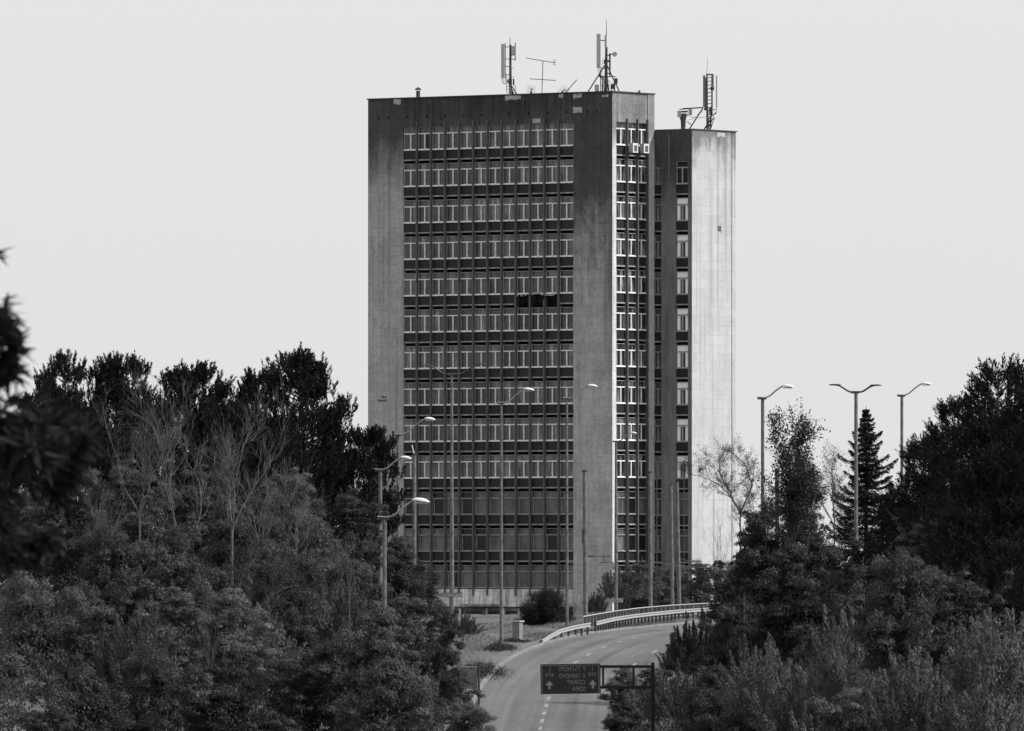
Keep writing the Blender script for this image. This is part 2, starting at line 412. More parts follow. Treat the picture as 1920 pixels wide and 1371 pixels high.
Mw_sidep = concrete('side_parapet', .22, .19, H(38.0), 1.8, .65, 3, seed=9)
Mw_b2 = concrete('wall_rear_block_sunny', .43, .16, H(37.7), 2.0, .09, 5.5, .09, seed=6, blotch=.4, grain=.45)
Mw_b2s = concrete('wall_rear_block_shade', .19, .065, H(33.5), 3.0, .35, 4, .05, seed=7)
Mw_band = concrete('wall_base_band', .62, .2, H(-1.6), .8, .9, 2.0, .1, seed=8)

def part(name, mb, mats, parent=tower, **kw): return mb.build(name, mats, parent, **kw)
# recessed dark core
part('core', MB().box(XW0-.1, XW1+.1, .42, RW-.5, 0, H(ROOF)-.3).box(-5, -.42, .9, RW-.35, 0, H(ROOF)-.35), M_void)
part('wall', MB().box(-LL, XW0, 0, RW, H(-8), H(ROOF)), Mw_left)
part('wall', MB().box(XW0, -.4, RW-.3, RW, H(-8), H(ROOF)-.02), Mw_left)
part('wall', MB().box(XW1, 0, 0, .62, H(-8), H(ROOF)).box(XW1, -.42, .62, .9, H(-8), H(ROOF)), Mw_right)
part('parapet', MB().box(XW0, XW1, 0.0, .5, H(S0+WH), H(ROOF)), Mw_par)
# side (sunny) face: strip at the corner faces +x; a very thin cladding proud of the pier
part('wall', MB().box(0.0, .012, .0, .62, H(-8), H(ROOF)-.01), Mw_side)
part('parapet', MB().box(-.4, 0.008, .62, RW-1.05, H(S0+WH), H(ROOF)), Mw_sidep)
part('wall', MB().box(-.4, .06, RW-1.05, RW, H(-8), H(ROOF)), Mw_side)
part('wall', MB().box(-12, -.4, RW+.01, 13.5, H(-8), H(ROOF2)-.02), Mw_b2s)
part('roof', MB().box(-LL-.1, .13, -.1, RW+.1, H(ROOF), H(ROOF)+.10), M_roof)
# base: light band and recessed ground floor
part('base_band', MB().box(XW0, XW1, -.05, .45, H(-3.76), H(S0-12*FH)-.12), Mw_band)
gf = MB().box(XW0-.05, XW1+.05, .40, 1.2, H(-8), H(-3.78))
part('ground_floor', gf, M_framed)
gw = MB()
for i in range(9):
    x = XW0+.6+i*2.1
    gw.box(x, x+1.7, .34, .39, H(-6.5), H(-4.15))
part('ground_floor_glazing', gw, M_paned)
gm = MB()
for x in (-14.2, -12.3, -10.6, -17.2): gm.box(x, x+.16, .12, .33, H(-6.5), H(-3.9))
gm.box(-17, -9.5, .10, .118, H(-4.55), H(-4.48))
part('door_frame', gm, M_frame)
part('entrance_canopy', MB().box(-16.2, -12.6, -1.2, -.06, H(-3.72), H(-3.5)), M_ledge)
# fins
def fin_mb(z0, z1): return MB().box(-.07, .07, -.17, .34, z0, z1)
fme = fin_mb(H(-2.75), H(S0+WH+.45)).mesh('fin', M_fin)
for i in range(1, 12): link('fin', fme, tower, (XW0+i*BAY, 0, 0))
fme2 = fin_mb(H(-2.0), H(S0+WH+.35)).mesh('fin', M_fin)
SB = (RW-1.05-.62)/3
for i in (1, 2): link('fin', fme2, tower, (-.0, .62+i*SB, 0), math.radians(90))
link('fin', fme2, tower, (-.0, RW-1.05-.06, 0), math.radians(90))
# spandrels + ledges
for kf in range(13):
    s = H(S0-kf*FH)
    zt = s-.05; zb = s-.86
    segs = [(XW0, XW1)]
    if kf == 4: segs = [(XW0, XW0+8*BAY), (XW0+11*BAY, XW1)]
    if kf < 12:
        m = MB(); l = MB()
        for a0, a1 in segs:
            part('spandrel', MB().box(a0, a1, .12, .30, zb, zt), M_span)
            part('ledge', MB().box(a0, a1, .05, .32, zb-.12, zb), M_ledge)
    m = MB().box(-.30, -.12, .62, RW-1.05, zb, zt); part('spandrel', m, M_span if kf else M_span)
    part('ledge', MB().box(-.32, -.05, .62, RW-1.05, zb-.12, zb), M_ledge)
# torn-out spandrel: bent strip along the top and hanging scraps
t = MB()
s = H(S0-4*FH); xa = XW0+8*BAY
pts = [(xa+.02, -.14), (xa+.9, -.17), (xa+1.25, -.03), (xa+2.6, .02), (xa+3.1, -.12), (xa+4.2, -.15), (xa+4.5, -.02), (xa+4.75, .0)]
for (x0, z0), (x1, z1) in zip(pts[:-1], pts[1:]):
    t.quad((x0, -.12, s+z0-.07), (x1, -.12, s+z1-.07), (x1, -.08, s+z1+.05), (x0, -.08, s+z0+.05)); t.quad((x0, -.08, s+z0+.05), (x1, -.08, s+z1+.05), (x1, .2, s+z1+.05), (x0, .2, s+z0+.05))
part('bent_flashing', t, M_ledge)
t = MB()
for i in range(26):
    x = xa+R.uniform(.05, 4.6); ww = R.uniform(.15, .5); z1 = s-R.uniform(.08, .25); z0 = z1-R.uniform(.35, .8)
    yy_ = R.uniform(-.21, .3); t.box(x, x+ww, yy_, yy_+.02, z0, z1)
part('torn_scraps', t, M_void)['kind'] = 'stuff'

# windows: local x along the face, local y inward, origin at sill left corner
def win_frame(w_, h, plain=False, thick=1.0):
    m = MB(); f = .05*thick
    m.box(0, .045, -.02, .06, 0, h, 1 if not plain else 0); m.box(w_-.045, w_, -.02, .06, 0, h, 1 if not plain else 0)
    m.box(.045, w_-.045, -.02, .06, h-.04, h, 1 if not plain else 0); m.box(.0, w_, -.10, -.021, -.05, .045)
    m.box(.045, w_-.045, -.03, .06, 0, .09)
    zt = h*.715
    m.box(.045, w_-.045, -.05, .06, zt-.055, zt+.055)
    if not plain: m.box(w_*.5-.055, w_*.5+.055, -.045, .06, .09, zt-.055)
    else: m.box(w_*.12, w_*.12+.07, -.03, .06, .09, zt-.055)
    return m
def win_pane(w_, h): return MB().box(.045, w_-.045, .061, .09, .05, h-.04)
WW = BAY-.1
M_framej = simple('window_jamb', .34, .7, 0, .3, 3)
fr_me = win_frame(WW, WH).mesh('window', [M_frame, M_framej]); pn_me = win_pane(WW, WH).mesh('pane', M_pane)
cnt = 0
rest = MB()   # remaining windows: 0 frame 1 pane 2 dim frame 3 dim pane 4 dark 5 bright 6 sunny pane
def rest_window(M, w_, h, fmi, pmi, plain=False):
    a = win_frame(w_, h, plain); n = len(rest.v)
    rest.v += [tuple(M @ Vector(p)) for p in a.v]; rest.f += [tuple(i+n for i in f) for f in a.f]; rest.m += [fmi if q_ == 0 else (fmi if fmi == 2 else 8) for q_ in a.m]
    a = win_pane(w_, h); n = len(rest.v)
    rest.v += [tuple(M @ Vector(p)) for p in a.v]; rest.f += [tuple(i+n for i in f) for f in a.f]; rest.m += [pmi]*len(a.f)
for kf in range(13):
    for b in range(12):
        x = XW0+b*BAY+.05; z = H(S0-kf*FH)
        if kf < 8 or (kf == 8 and b < 4):
            o = link('window', fr_me, tower, (x, .10, z)); p = link('pane', pn_me, o)
            if kf == 0 and b == 1:
                o.name = 'window_opened'; o['label'] = 'window with its right casement standing open, black inside'
                q = MB().box(WW*.5+.055, WW-.045, .03, .058, .09, WH*.715-.055).build('open_casement', M_paned, o)
        else:
            rest_window(Matrix.Translation((x, .10, z)), WW, WH, 0 if kf < 10 else 2, 1 if kf < 10 else (4 if R.random() < .12 else 3), kf >= 10)
Rz = Matrix.Rotation(math.radians(90), 4, 'Z')
for kf in range(13):
    for b in range(3):
        M = Matrix.Translation((-.10, .62+b*SB+.05, H(S0-kf*FH))) @ Rz
        rest_window(M, SB-.1, WH, 0 if kf < 10 else 2, 6 if kf < 10 else (3 if R.random() < .6 else 4), kf >= 10)
    if kf >= 1:
        z = H(S0-kf*FH)-.1
        rest_window(Matrix.Translation((.05, RW+.08, z)), .74, WH, 2 if kf < 10 else 2, 3)
        if 1 < kf < 10:
            n = len(rest.v); q_ = MB().box(2.47+.74, 2.47+.90, RW+.10, RW+.138, z+.1, z+WH*.66); rest.v += q_.v; rest.f += [tuple(i+n for i in f) for f in q_.f]; rest.m += [4]*6
            n = len(rest.v); q_ = MB().box(2.47+.40, 2.47+.50, RW+.10, RW+.138, z+.1, z+WH*.66); rest.v += q_.v; rest.f += [tuple(i+n for i in f) for f in q_.f]; rest.m += [4]*6
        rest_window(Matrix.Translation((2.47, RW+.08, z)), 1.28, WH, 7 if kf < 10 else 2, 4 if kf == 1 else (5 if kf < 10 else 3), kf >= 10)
M_frameg = simple('window_frame_grey', .33, .6, 0, .3, 4)
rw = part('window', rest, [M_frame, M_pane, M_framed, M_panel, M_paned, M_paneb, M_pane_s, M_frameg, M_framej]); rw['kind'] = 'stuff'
# rear block
Y2 = RW
part('rear_block_core', MB().box(.0, B2L-.3, Y2+.32, Y2+B2D-.2, H(-8), H(ROOF2)-.2), M_void)
part('rear_block_wall', MB().box(.83, 2.42, Y2-.02, Y2+.3, H(-8), H(ROOF2)).box(.0, .83, Y2, Y2+.3, H(S0-FH+WH-.06), H(ROOF2)).box(2.42, 3.77, Y2, Y2+.3, H(S0-FH+WH-.06), H(ROOF2)), Mw_b2s)
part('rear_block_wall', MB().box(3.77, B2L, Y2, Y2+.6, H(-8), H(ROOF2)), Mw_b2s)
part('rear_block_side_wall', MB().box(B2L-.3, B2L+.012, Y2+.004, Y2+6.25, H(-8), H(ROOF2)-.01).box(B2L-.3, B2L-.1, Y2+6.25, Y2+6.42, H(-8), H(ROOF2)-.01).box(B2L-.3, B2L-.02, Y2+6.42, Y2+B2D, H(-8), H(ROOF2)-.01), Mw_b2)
part('roof', MB().box(.0, B2L+.1, Y2+.12, Y2+B2D+.1, H(ROOF2), H(ROOF2)+.09), M_roof)
for kf in range(1, 13):
    s = H(S0-kf*FH)-.1
    for xa_, xb_ in ((.02, .80), (2.42, 3.77)):
        part('spandrel', MB().box(xa_, xb_, Y2+.06, Y2+.28, s-.86, s-.05), M_span)
        part('ledge', MB().box(xa_, xb_, Y2+.03, Y2+.3, s-.98, s-.86), M_ledge)
# downpipe on rear block
part('downpipe', MB().tube([(1.72, Y2-.08, H(ROOF2)-.3), (1.72, Y2-.08, H(2))], .035, 6), M_framed)
# patches of bare mortar and small repairs (proud slabs)
def patch(x, z, w_, h, side=0):
    pr = random.Random(int(x*100+z))
    m = MB(); n = 4
    for i in range(n):
        a = x-w_/2+w_*i/n; bb = a+w_/n; q0 = z-h/2+pr.uniform(-.06, .06); q1 = z+h/2+pr.uniform(-.05, .05)
        if side == 0: m.box(a, bb, -.03, .0, q0, q1)
        elif side == 1: m.box(.06, .09, a, bb, q0, q1)
        else: m.box(B2L+.012, B2L+.04, a, bb, q0, q1)
    part('mortar_patch', m, M_patch)
def lx(px):   # local x on the front face for a pixel column
    u = (px-960)/FPX
    t_ = (A.x-u*A.y)/(math.cos(math.radians(36))+u*math.sin(math.radians(36))); return -t_
def lz(px, py):
    x = lx(px); D = A.y - x*math.sin(math.radians(36)); return H((1060-py)*D/FPX)
for px, py, w_, h in ((745, 190, .8, .55), (962, 183.5, 1.75, .36), (1006, 227, .9, .42), (1083, 206, 1.0, .5), (1083, 180, .95, .35), (1135, 180, .7, .2), (717, 747, 1.0, .5), (1052, 180, .5, .35)):
    patch(lx(px), lz(px, py), w_, h)
patch(Y2+4.6, H((1060-252)*965/FPX), 1.3, .35, 2); patch(Y2+4.75, H((1060-427)*965/FPX), .3, .8, 2)
part('broken_opening', MB().box(B2L+.012, B2L+.03, Y2+4.05, Y2+4.62, H((1060-433)*965/FPX), H((1060-423)*965/FPX)), M_fin)
x_ = lx(717); z_ = lz(717, 747)
part('broken_opening', MB().box(x_-.5, x_+.48, -.036, -.031, z_-.27, z_-.12).box(x_-.1, x_+.45, -.036, -.031, z_+.02, z_+.2), M_fin)
# row of small drain holes under the parapet
dh = MB()
for px in (710, 729, 764, 800, 835, 870, 904, 954, 991, 1027, 1062, 1101, 1119):
    py = 221 - (px-710)*.03
    dh.box(lx(px)-.05, lx(px)+.05, -.05, .02, lz(px, py)-.1, lz(px, py)+.1)
part('drain_spout', dh, M_void)['kind'] = 'stuff'

# air conditioners hanging on the side face
rloc = tower.matrix_basis.copy() if False else (Matrix.Translation(tower.location) @ Matrix.Rotation(RZ, 4, 'Z'))
def tw(x, y, z): return rloc @ Vector((x, y, z))
for y0, lab in ((2.16, 'white boxy air conditioner under the top side window, left one of the pair'), (3.87, 'white boxy air conditioner under the top side window, right one beside the bright pier')):
    base = tw(0, 0, 0)
    r = empty('air_conditioner', tw(.3, y0, H(37.2)), RZ, lab, 'air conditioner', 'air conditioners on the sunny side of the tower')
    MB().box(0, .42, 0, .8, 0, .85).build('casing', M_grey, r)
    MB().box(.42, .46, 0, .17, 0, .85).box(.42, .46, .66, .8, 0, .85).box(.42, .46, .17, .66, .66, .85).box(.42, .46, .17, .66, 0, .1).build('front_frame', M_lamp, r)
    MB().box(.421, .44, .17, .66, .1, .66).build('grille', M_fin, r)
    MB().box(-.42, .3, .1, .16, -.06, -.01).box(-.42, .3, .62, .68, -.06, -.01).build('bracket', M_dsteel, r)

# ------------------------------------------------------------------ roof gear
def local_on(px0, D):
    s_ = D/FPX
    return lambda px, py, dy=0.0: Vector(((px-px0)*s_, dy, (PY0-py)*s_))
ROOFZ = ZC+ROOF+.1
# chimney
D = 974; PY0 = 1060-(ROOF+.1)*FPX/D
c = empty('roof_vent', (W(784, 0, D).x, D, ROOFZ), 0, 'short dark vent pipe with pitched cap near the left end of the roof', 'vent')
MB().tube([(0, 0, 0), (0, 0, .62)], .19, 10).build('pipe', M_dsteel, c)
MB().tube([(0, 0, .70), (0, 0, .80), (0, 0, .95)], [.30, .30, .05], 10).build('cap', M_dsteel, c)
MB().box(-.17, -.14, -.02, .02, .6, .72).box(.14, .17, -.02, .02, .6, .72).build('cap_bracket', M_steel, c)
# left mast
D = 970; PY0 = 1060-(ROOF+.1)*FPX/D
L_ = local_on(957, D)
r = empty('antenna_mast', (W(957, 0, D).x, D, ROOFZ), 0, 'roof antenna mast with a long grey panel on its left, leftmost of the three masts', 'antenna mast', 'antenna masts on the roofs')
MB().tube([L_(957, 176), L_(957, 84)], [.13, .10], 8).tube([L_(956, 84), L_(956.5, 70)], [.035, .02], 5).build('pole', M_dsteel, r)
MB().box(*[v for v in (L_(939.5, 0).x, L_(946.5, 0).x)], -.5, -.3, L_(0, 147).z, L_(0, 83).z).build('panel_antenna', M_grey, r)
MB().box(L_(959, 0).x, L_(965.5, 0).x, -.3, -.12, L_(0, 103).z, L_(0, 87).z).build('panel_antenna', M_grey, r)
b = MB()
for py in (88, 111, 125, 140, 152): b.tube([L_(946.5, py, -.35), L_(957, py+.5, 0)], .035, 5)
b.tube([L_(947.8, 81, -.4), L_(947.8, 150, -.4)], .035, 5); b.tube([L_(966, 80, -.2), L_(966, 114, -.2)], .045, 5)
b.tube([L_(957, 104, 0), L_(966, 103, -.2)], .05, 5); b.tube([L_(957, 109, 0), L_(966, 113, -.2)], .04, 5)
b.tube([L_(957, 128), L_(964, 128, .1)], .02, 4); b.tube([L_(957, 145), L_(964, 145, .1)], .02, 4)
for py in range(150, 176, 6): b.tube([L_(950, py), L_(957, py)], .02, 4)
b.tube([L_(950, 140), L_(950, 173)], .025, 4)
b.build('bracket', M_dsteel, r)
MB().box(L_(953, 0).x, L_(960, 0).x, -.25, .15, L_(0, 158).z, L_(0, 148).z).box(L_(961.5, 0).x, L_(964.5, 0).x, -.2, .1, L_(0, 160).z, L_(0, 148).z).build('radio_unit', M_dsteel, r)
MB().tube([L_(958, 160), L_(969, 176)], .06, 5).tube([L_(957, 158), L_(957, 176, -1.2)], .06, 5).tube([L_(956, 160), L_(962, 176, .8)], .12, 5).tube([L_(966, 160), L_(966, 176)], .03, 4).build('strut', M_dsteel, r)
cb_ = MB()
for q in range(3):
    cb_.tube([L_(940+q*2, 147, -.4), L_(941+q*2, 154+q, -.4), L_(945+q, 158, -.3), L_(952, 154-q, -.1), L_(956, 150, 0)], .018, 4)
cb_.build('cable', M_dsteel, r)
# television aerial
L_ = local_on(1016, D)
r = empty('television_aerial', (W(1016, 0, D).x, D, ROOFZ), 0, 'thin rooftop television aerial with two long slightly tilted booms', 'aerial')
MB().tube([L_(1016, 176), L_(1018, 114)], .035, 5).build('mast', M_dsteel, r)
MB().tube([L_(986, 109), L_(1040, 118)], .035, 5).tube([L_(993, 148), L_(1042, 151)], .035, 5).build('boom', M_dsteel, r)
e = MB()
e.tube([L_(1039.5, 113), L_(1039.5, 122)], .03, 4)
for py in (113, 117.5, 122): e.tube([L_(1035, py, -.3), L_(1044, py, .3)], .012, 4)
for i in range(8): e.tube([L_(990+i*6, 109.7+i, -.7), L_(990+i*6, 109.7+i, .7)], .012, 4)
e.build('element', M_dsteel, r)
# two grid dishes
def grid_dish(px, py0, ang, lab, sc_=1.0):
    base = Vector((W(px, 0, D).x, D, ROOFZ))
    r = empty('grid_antenna', base, 0, lab, 'antenna', 'small grid antennas on the roof edge')
    m = MB(); rot = Matrix.Rotation(ang, 4, 'Y'); c0 = Vector((0, .1, .42*sc_))
    for i in range(9):
        u = -.36+.09*i; m.tube([c0+rot @ Vector((u, .12-u*u*.8, -.5)), c0+rot @ Vector((u, -.0, 0)), c0+rot @ Vector((u, .12-u*u*.8, .5))], .008, 4)
        v_ = -.5+.125*i; m.tube([c0+rot @ Vector((-.36, .1, v_)), c0+rot @ Vector((.36, .1, v_))], .008, 4)
    m.build('grid_reflector', M_plate, r)
    MB().tube([(0, 0, 0), c0+rot @ Vector((0, .05, 0))], .03, 5).build('mount', M_dsteel, r)
    MB().ico(c0+rot @ Vector((.03, -.35, .16)), .09).ico(c0+rot @ Vector((0, -.1, -.1)), .14, zs=(.7, .7, 1)).tube([c0+rot @ Vector((0, -.1, -.1)), c0+rot @ Vector((.03, -.35, .16))], .02, 4).build('feed', M_dsteel, r)
    return r
grid_dish(996, 176, .1, 'small pale grid antenna with dark feed between mast and aerial')
r = grid_dish(1056, 176, .75, 'tilted pale grid antenna right of the thin aerial')
MB().tube([(-.05, -.1, 0), (1.25, -.1, 1.45)], .04, 5).build('boom', M_dsteel, r)
MB().tube([(.1, -.1, .12), (.55, -.1, .62)], .07, 5).build('clamp', M_grey, r)
# centre mast
D = 964; PY0 = 1060-(ROOF+.1)*FPX/D
L_ = local_on(1136, D)
r = empty('antenna_mast', (W(1136, 0, D).x, D, ROOFZ), 0, 'tallest roof mast standing on splayed legs with small round dish at the corner', 'antenna mast', 'antenna masts on the roofs')
MB().tube([L_(1136, 172), L_(1137, 88)], [.16, .11], 8).tube([L_(1137, 66), L_(1137, 36)], [.04, .015], 5).build('pole', M_dsteel, r)
MB().box(L_(1118.5, 0).x, L_(1126, 0).x, -.5, -.25, L_(0, 128).z, L_(0, 64).z).build('panel_antenna', M_grey, r)
MB().box(L_(1133.5, 0).x, L_(1137.5, 0).x, -.25, -.12, L_(0, 90).z, L_(0, 66).z).build('panel_antenna', M_grey, r)
MB().tube([L_(1103, 172, -.6), L_(1136, 120)], .06, 5).tube([L_(1161, 172, -.6), L_(1136, 118)], .06, 5).tube([L_(1142, 172, 1.8), L_(1136, 120)], .06, 5).build('leg', M_dsteel, r)
b = MB()
b.tube([L_(1126, 76, -.3), L_(1135, 76)], .05, 5); b.tube([L_(1126, 128, -.3), L_(1136, 128)], .05, 5)
b.tube([L_(1143.5, 100), L_(1143.5, 142)], .09, 6); b.tube([L_(1136, 104), L_(1144, 104)], .05, 5); b.tube([L_(1136, 115), L_(1144, 115)], .1, 5); b.tube([L_(1136, 138), L_(1144, 138)], .05, 5)
b.tube([L_(1127, 144), L_(1154, 144)], .05, 5); b.tube([L_(1126, 130), L_(1126, 172)], .035, 5); b.tube([L_(1152, 148), L_(1152, 172)], .07, 5); b.tube([L_(1146, 158), L_(1146, 172)], .05, 5)
b.tube([L_(1131, 144), L_(1129, 172)], .06, 5); b.tube([L_(1122, 140), L_(1128, 146)], .12, 5)
for i in range(7):
    b.tube([L_(1130, 146+i*4), L_(1138, 143+i*4)], .03, 4)
b.box(L_(1132, 0).x, L_(1136, 0).x, -.2, .1, L_(0, 120).z, L_(0, 112).z)
b.build('bracket', M_dsteel, r)
MB().box(L_(1115, 0).x, L_(1123, 0).x, -.2, .2, L_(0, 171).z, L_(0, 159).z).build('radio_unit', M_grey, r)
MB().box(L_(1153, 0).x, L_(1158, 0).x, -.2, .2, L_(0, 158).z, L_(0, 147).z).box(L_(1147, 0).x, L_(1151.5, 0).x, -.2, .2, L_(0, 167).z, L_(0, 158).z).build('radio_unit', M_dsteel, r)
MB().tube([L_(1152.5, 102, -.25), L_(1152.5, 102, -.05)], .22, 16).build('dish', M_grey, r)
MB().tube([L_(1144, 102), L_(1149, 102, -.05)], .06, 5).build('dish_arm', M_dsteel, r)
cb_ = MB()
for q in range(5):
    x = 1120+q*2
    cb_.tube([L_(x, 128, -.3), L_(x+1, 134+q, -.3), L_(x+6-q, 144+q*2, -.2), L_(1127+q*4, 156+q, -.1), L_(1130+q*3, 171, .1)], .018, 4)
cb_.tube([L_(1132, 108), L_(1129, 112), L_(1130, 122), L_(1134, 130)], .018, 4)
cb_.tube([L_(1140, 150), L_(1146, 156), L_(1150, 158)], .02, 4)
cb_.build('cable', M_dsteel, r)
tag(MB().ico((0, 0, .08), .11).tube([(0, 0, 0), (0, 0, .08)], .05, 5).build('roof_light', M_dsteel, None, (W(1199, 0, 962).x, 963, ROOFZ)), 'tiny dark knob on the parapet right of the tallest mast', 'vent')
# right mast on rear block
D = 966; PY0 = 1060-(ROOF2+.09)*FPX/D
L_ = local_on(1326, D); RZ2 = ZC+ROOF2+.09
r = empty('antenna_mast', (W(1326, 0, D).x, D, RZ2), 0, 'dense lattice antenna mast with several tall panels on the lower rear block', 'antenna mast', 'antenna masts on the roofs')
MB().tube([L_(1326, 244), L_(1325.5, 138)], [.10, .08], 6).tube([L_(1335, 216), L_(1335, 142)], .08, 6).build('pole', M_dsteel, r)
MB().tube([L_(1325.5, 138), L_(1326.5, 108)], [.035, .018], 5).tube([L_(1331, 142), L_(1331, 129)], .015, 4).build('lightning_rod', M_steel, r)
for x0, x1, y0_, y1_, dy in ((1318, 1322.3, 142, 202, -.4), (1321.5, 1325, 146, 203, -.1), (1333.5, 1338, 140, 166, -.3), (1342.3, 1344.6, 142, 203, -.3)):
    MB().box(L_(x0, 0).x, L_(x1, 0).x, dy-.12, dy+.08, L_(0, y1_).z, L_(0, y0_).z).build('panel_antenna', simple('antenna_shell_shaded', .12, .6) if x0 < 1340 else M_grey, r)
b = MB()
for i, py in enumerate(range(146, 240, 7)):
    b.tube([L_(1326, py), L_(1334.5, py-1)], .035, 4)
    if py > 200: b.tube([L_(1326, py), L_(1334, py+8)], .03, 4); b.tube([L_(1334, py), L_(1326, py+8)], .03, 4)
b.tube([L_(1334, 200), L_(1332, 243)], .06, 5); b.tube([L_(1336, 206), L_(1344, 206)], .03, 4); b.tube([L_(1334, 222), L_(1320, 243)], .07, 5); b.tube([L_(1337, 222), L_(1326, 243)], .05, 5)
b.tube([L_(1324, 140), L_(1337, 140)], .07, 5); b.tube([L_(1280, 204), L_(1318, 202)], .06, 5); b.tube([L_(1318, 203), L_(1292, 243)], .06, 5)
b.tube([L_(1288, 228), L_(1298, 236)], .04, 4)
b.box(L_(1331.5, 0).x, L_(1339, 0).x, -.3, .1, L_(0, 169).z, L_(0, 163).z); b.box(L_(1330, 0).x, L_(1335, 0).x, -.2, .1, L_(0, 213).z, L_(0, 201).z)
b.box(L_(1320, 0).x, L_(1325, 0).x, -.2, .1, L_(0, 207).z, L_(0, 203).z)
b.build('bracket', M_dsteel, r)
cb_ = MB()
for q in range(4):
    cb_.tube([L_(1344, 205, -.2), L_(1343, 210+q, -.2), L_(1338-q, 215+q, -.1), L_(1330-q, 218+q*3, 0), L_(1325+q*2, 240, .1)], .02, 4)
cb_.tube([L_(1288, 215), L_(1300, 221), L_(1312, 221), L_(1326, 219)], .02, 4); cb_.tube([L_(1288, 226), L_(1300, 223), L_(1310, 213), L_(1318, 209)], .015, 4)
cb_.tube([L_(1338, 218, -.1), L_(1339, 224, -.1), L_(1336, 230, -.1), L_(1333, 240, 0)], .05, 4)
cb_.build('cable', M_dsteel, r)
L_ = local_on(1281, D)
r = empty('equipment_stand', (W(1281, 0, D).x, D, RZ2), 0, 'stubby rooftop stand carrying grey boxes, left of the lattice mast', 'antenna stand')
MB().tube([L_(1281, 243), L_(1281, 224)], [.2, .24], 8).tube([L_(1281, 224), L_(1280, 213)], [.28, .34], 8).build('pedestal', M_fin, r)
MB().box(L_(1270, 0).x, L_(1277, 0).x, -.4, -.1, L_(0, 220).z, L_(0, 208).z).build('radio_unit', M_grey, r)
MB().box(L_(1291, 0).x, L_(1297.5, 0).x, -.4, -.1, L_(0, 216).z, L_(0, 204).z).build('radio_unit', M_grey, r)
MB().box(L_(1277, 0).x, L_(1290, 0).x, -.1, .2, L_(0, 211).z, L_(0, 208).z).tube([L_(1274, 205), L_(1297, 204)], .05, 5).tube([L_(1284, 222), L_(1290, 214)], .05, 5).tube([L_(1277, 220), L_(1274, 215)], .08, 5).build('bracket', M_dsteel, r)

# ------------------------------------------------------------------ street lamps and poles
def gz(x, y): return float(ground(x, y))
M_arm = simple('arm_paint', .22, .5, .2, .3)
def arm_and_head(r, h, side, s, shiny=True, flat=False, hw=.34):
    """side +1 right / -1 left, s arm reach in metres"""
    if flat:
        pts = [(side*.0, 0, h), (side*.26*s, 0, h), (side*.40*s, 0, h+.06*s), (side*.62*s, 0, h+.21*s), (side*.78*s, 0, h+.30*s), (side*.9*s, 0, h+.32*s)]
        MB().tube(pts, .055, 6).build('arm', M_dsteel, r)
        MB().ico((side*.97*s, 0, h+.33*s), hw, zs=(1, .35, .14)).build('lamp_head', M_dsteel, r, smooth=True)
        return
    pts = [(-side*.28, 0, h+.02), (side*.12*s, 0, h), (side*.3*s, 0, h+.08*s), (side*.52*s, 0, h+.28*s), (side*.72*s, 0, h+.42*s), (side*.8*s, 0, h+.45*s)]
    MB().tube(pts, .042, 6).build('arm', M_arm, r)
    # shell: half lens with flat underside
    m = MB(); seg = 14; n0 = 0; cx = side*(.8*s+hw*.8); cz = h+.45*s
    rows = []
    for i in range(6):
        ph = (math.pi/2)*i/5; row = []
        for k_ in range(seg):
            t = 2*math.pi*k_/seg; x = math.cos(t)*math.cos(ph)*hw; y = math.sin(t)*math.cos(ph)*hw*.42
            row.append((cx+x, y, cz-.02-side*0*x + math.sin(ph)*hw*.42 - .12*side*x))
        rows.append(row); m.v += row
    for i in range(5):
        for k_ in range(seg):
            a = i*seg+k_; b = i*seg+(k_+1) % seg; m.f.append((a, b, b+seg, a+seg)); m.m.append(0)
    m.f.append(tuple(range(seg))[::-1]); m.m.append(1)
    m.build('lamp_head', [M_lamp, M_dsteel], r, smooth=True)
    MB().box(cx-hw*.72, cx+hw*.72, -hw*.28, hw*.28, cz-.10, cz-.03).build('lens', M_lens, r)

def lamp(px, D, top, hx, hy, label, hw=.34, r0=.125, r1=.075, dbl=None, base_z=None):
    x = (px-960)*D/FPX; zb = gz(x, D) if base_z is None else base_z
    z1 = ZC+(1060-top)*D/FPX; h = z1-zb
    r = empty('street_lamp', (x, D, zb), 0, label, 'street lamp', 'street lamps along the road')
    MB().tube([(0, 0, -.3), (0, 0, h*.42), (0, 0, h*.425), (0, 0, h)], [r0, r0*.86, r0*.78, r1], 10).build('pole', M_pole, r, smooth=False)
    MB().box(-.26, .2, -.09, .09, h-.03, h+.07).build('pole_cap', M_dsteel, r)
    if dbl:
        for (hx_, hy_) in dbl:
            side = 1 if hx_ > px else -1
            arm_and_head(r, h+.06, side, abs(hx_-px)*D/FPX/1.1, flat=True, hw=.36)
    else:
        side = 1 if hx > px else -1
        reach = abs(hx-px)*D/FPX; s_ = (reach-hw*.8)/.8
        arm_and_head(r, h+.06, side, s_, hw=hw)
    return r
lamp(940, 694, 757, 992, 735, 'tall street lamp rooted in a weedy mound on the bare verge', .36)
lamp(1063, 780, 748, 1111, 730, 'street lamp rising beside the round dark juniper, head against the corner pier', .38)
lamp(713, 540, 883, 761, 862, 'street lamp with sunlit white arm before the left end of the tower', .30, .15, .1)
lamp(746, 620, 817, 806, 795, 'street lamp whose head hangs in front of the first window column of the tower', .33)
lamp(721, 420, 973, 789, 946, 'lowest and nearest street lamp at the edge of the leafy bank', .36, .12, .09)
lamp(1155, 880, 829, 1188, 812, 'slender dark street lamp against the bright corner strip, arrow plate at its foot', .28, .17, .1)
lamp(847, 740, 703, 0, 0, 'two armed street lamp in front of the window grid with long arrow plate', dbl=((793, 682), (911, 685)), r0=.18)
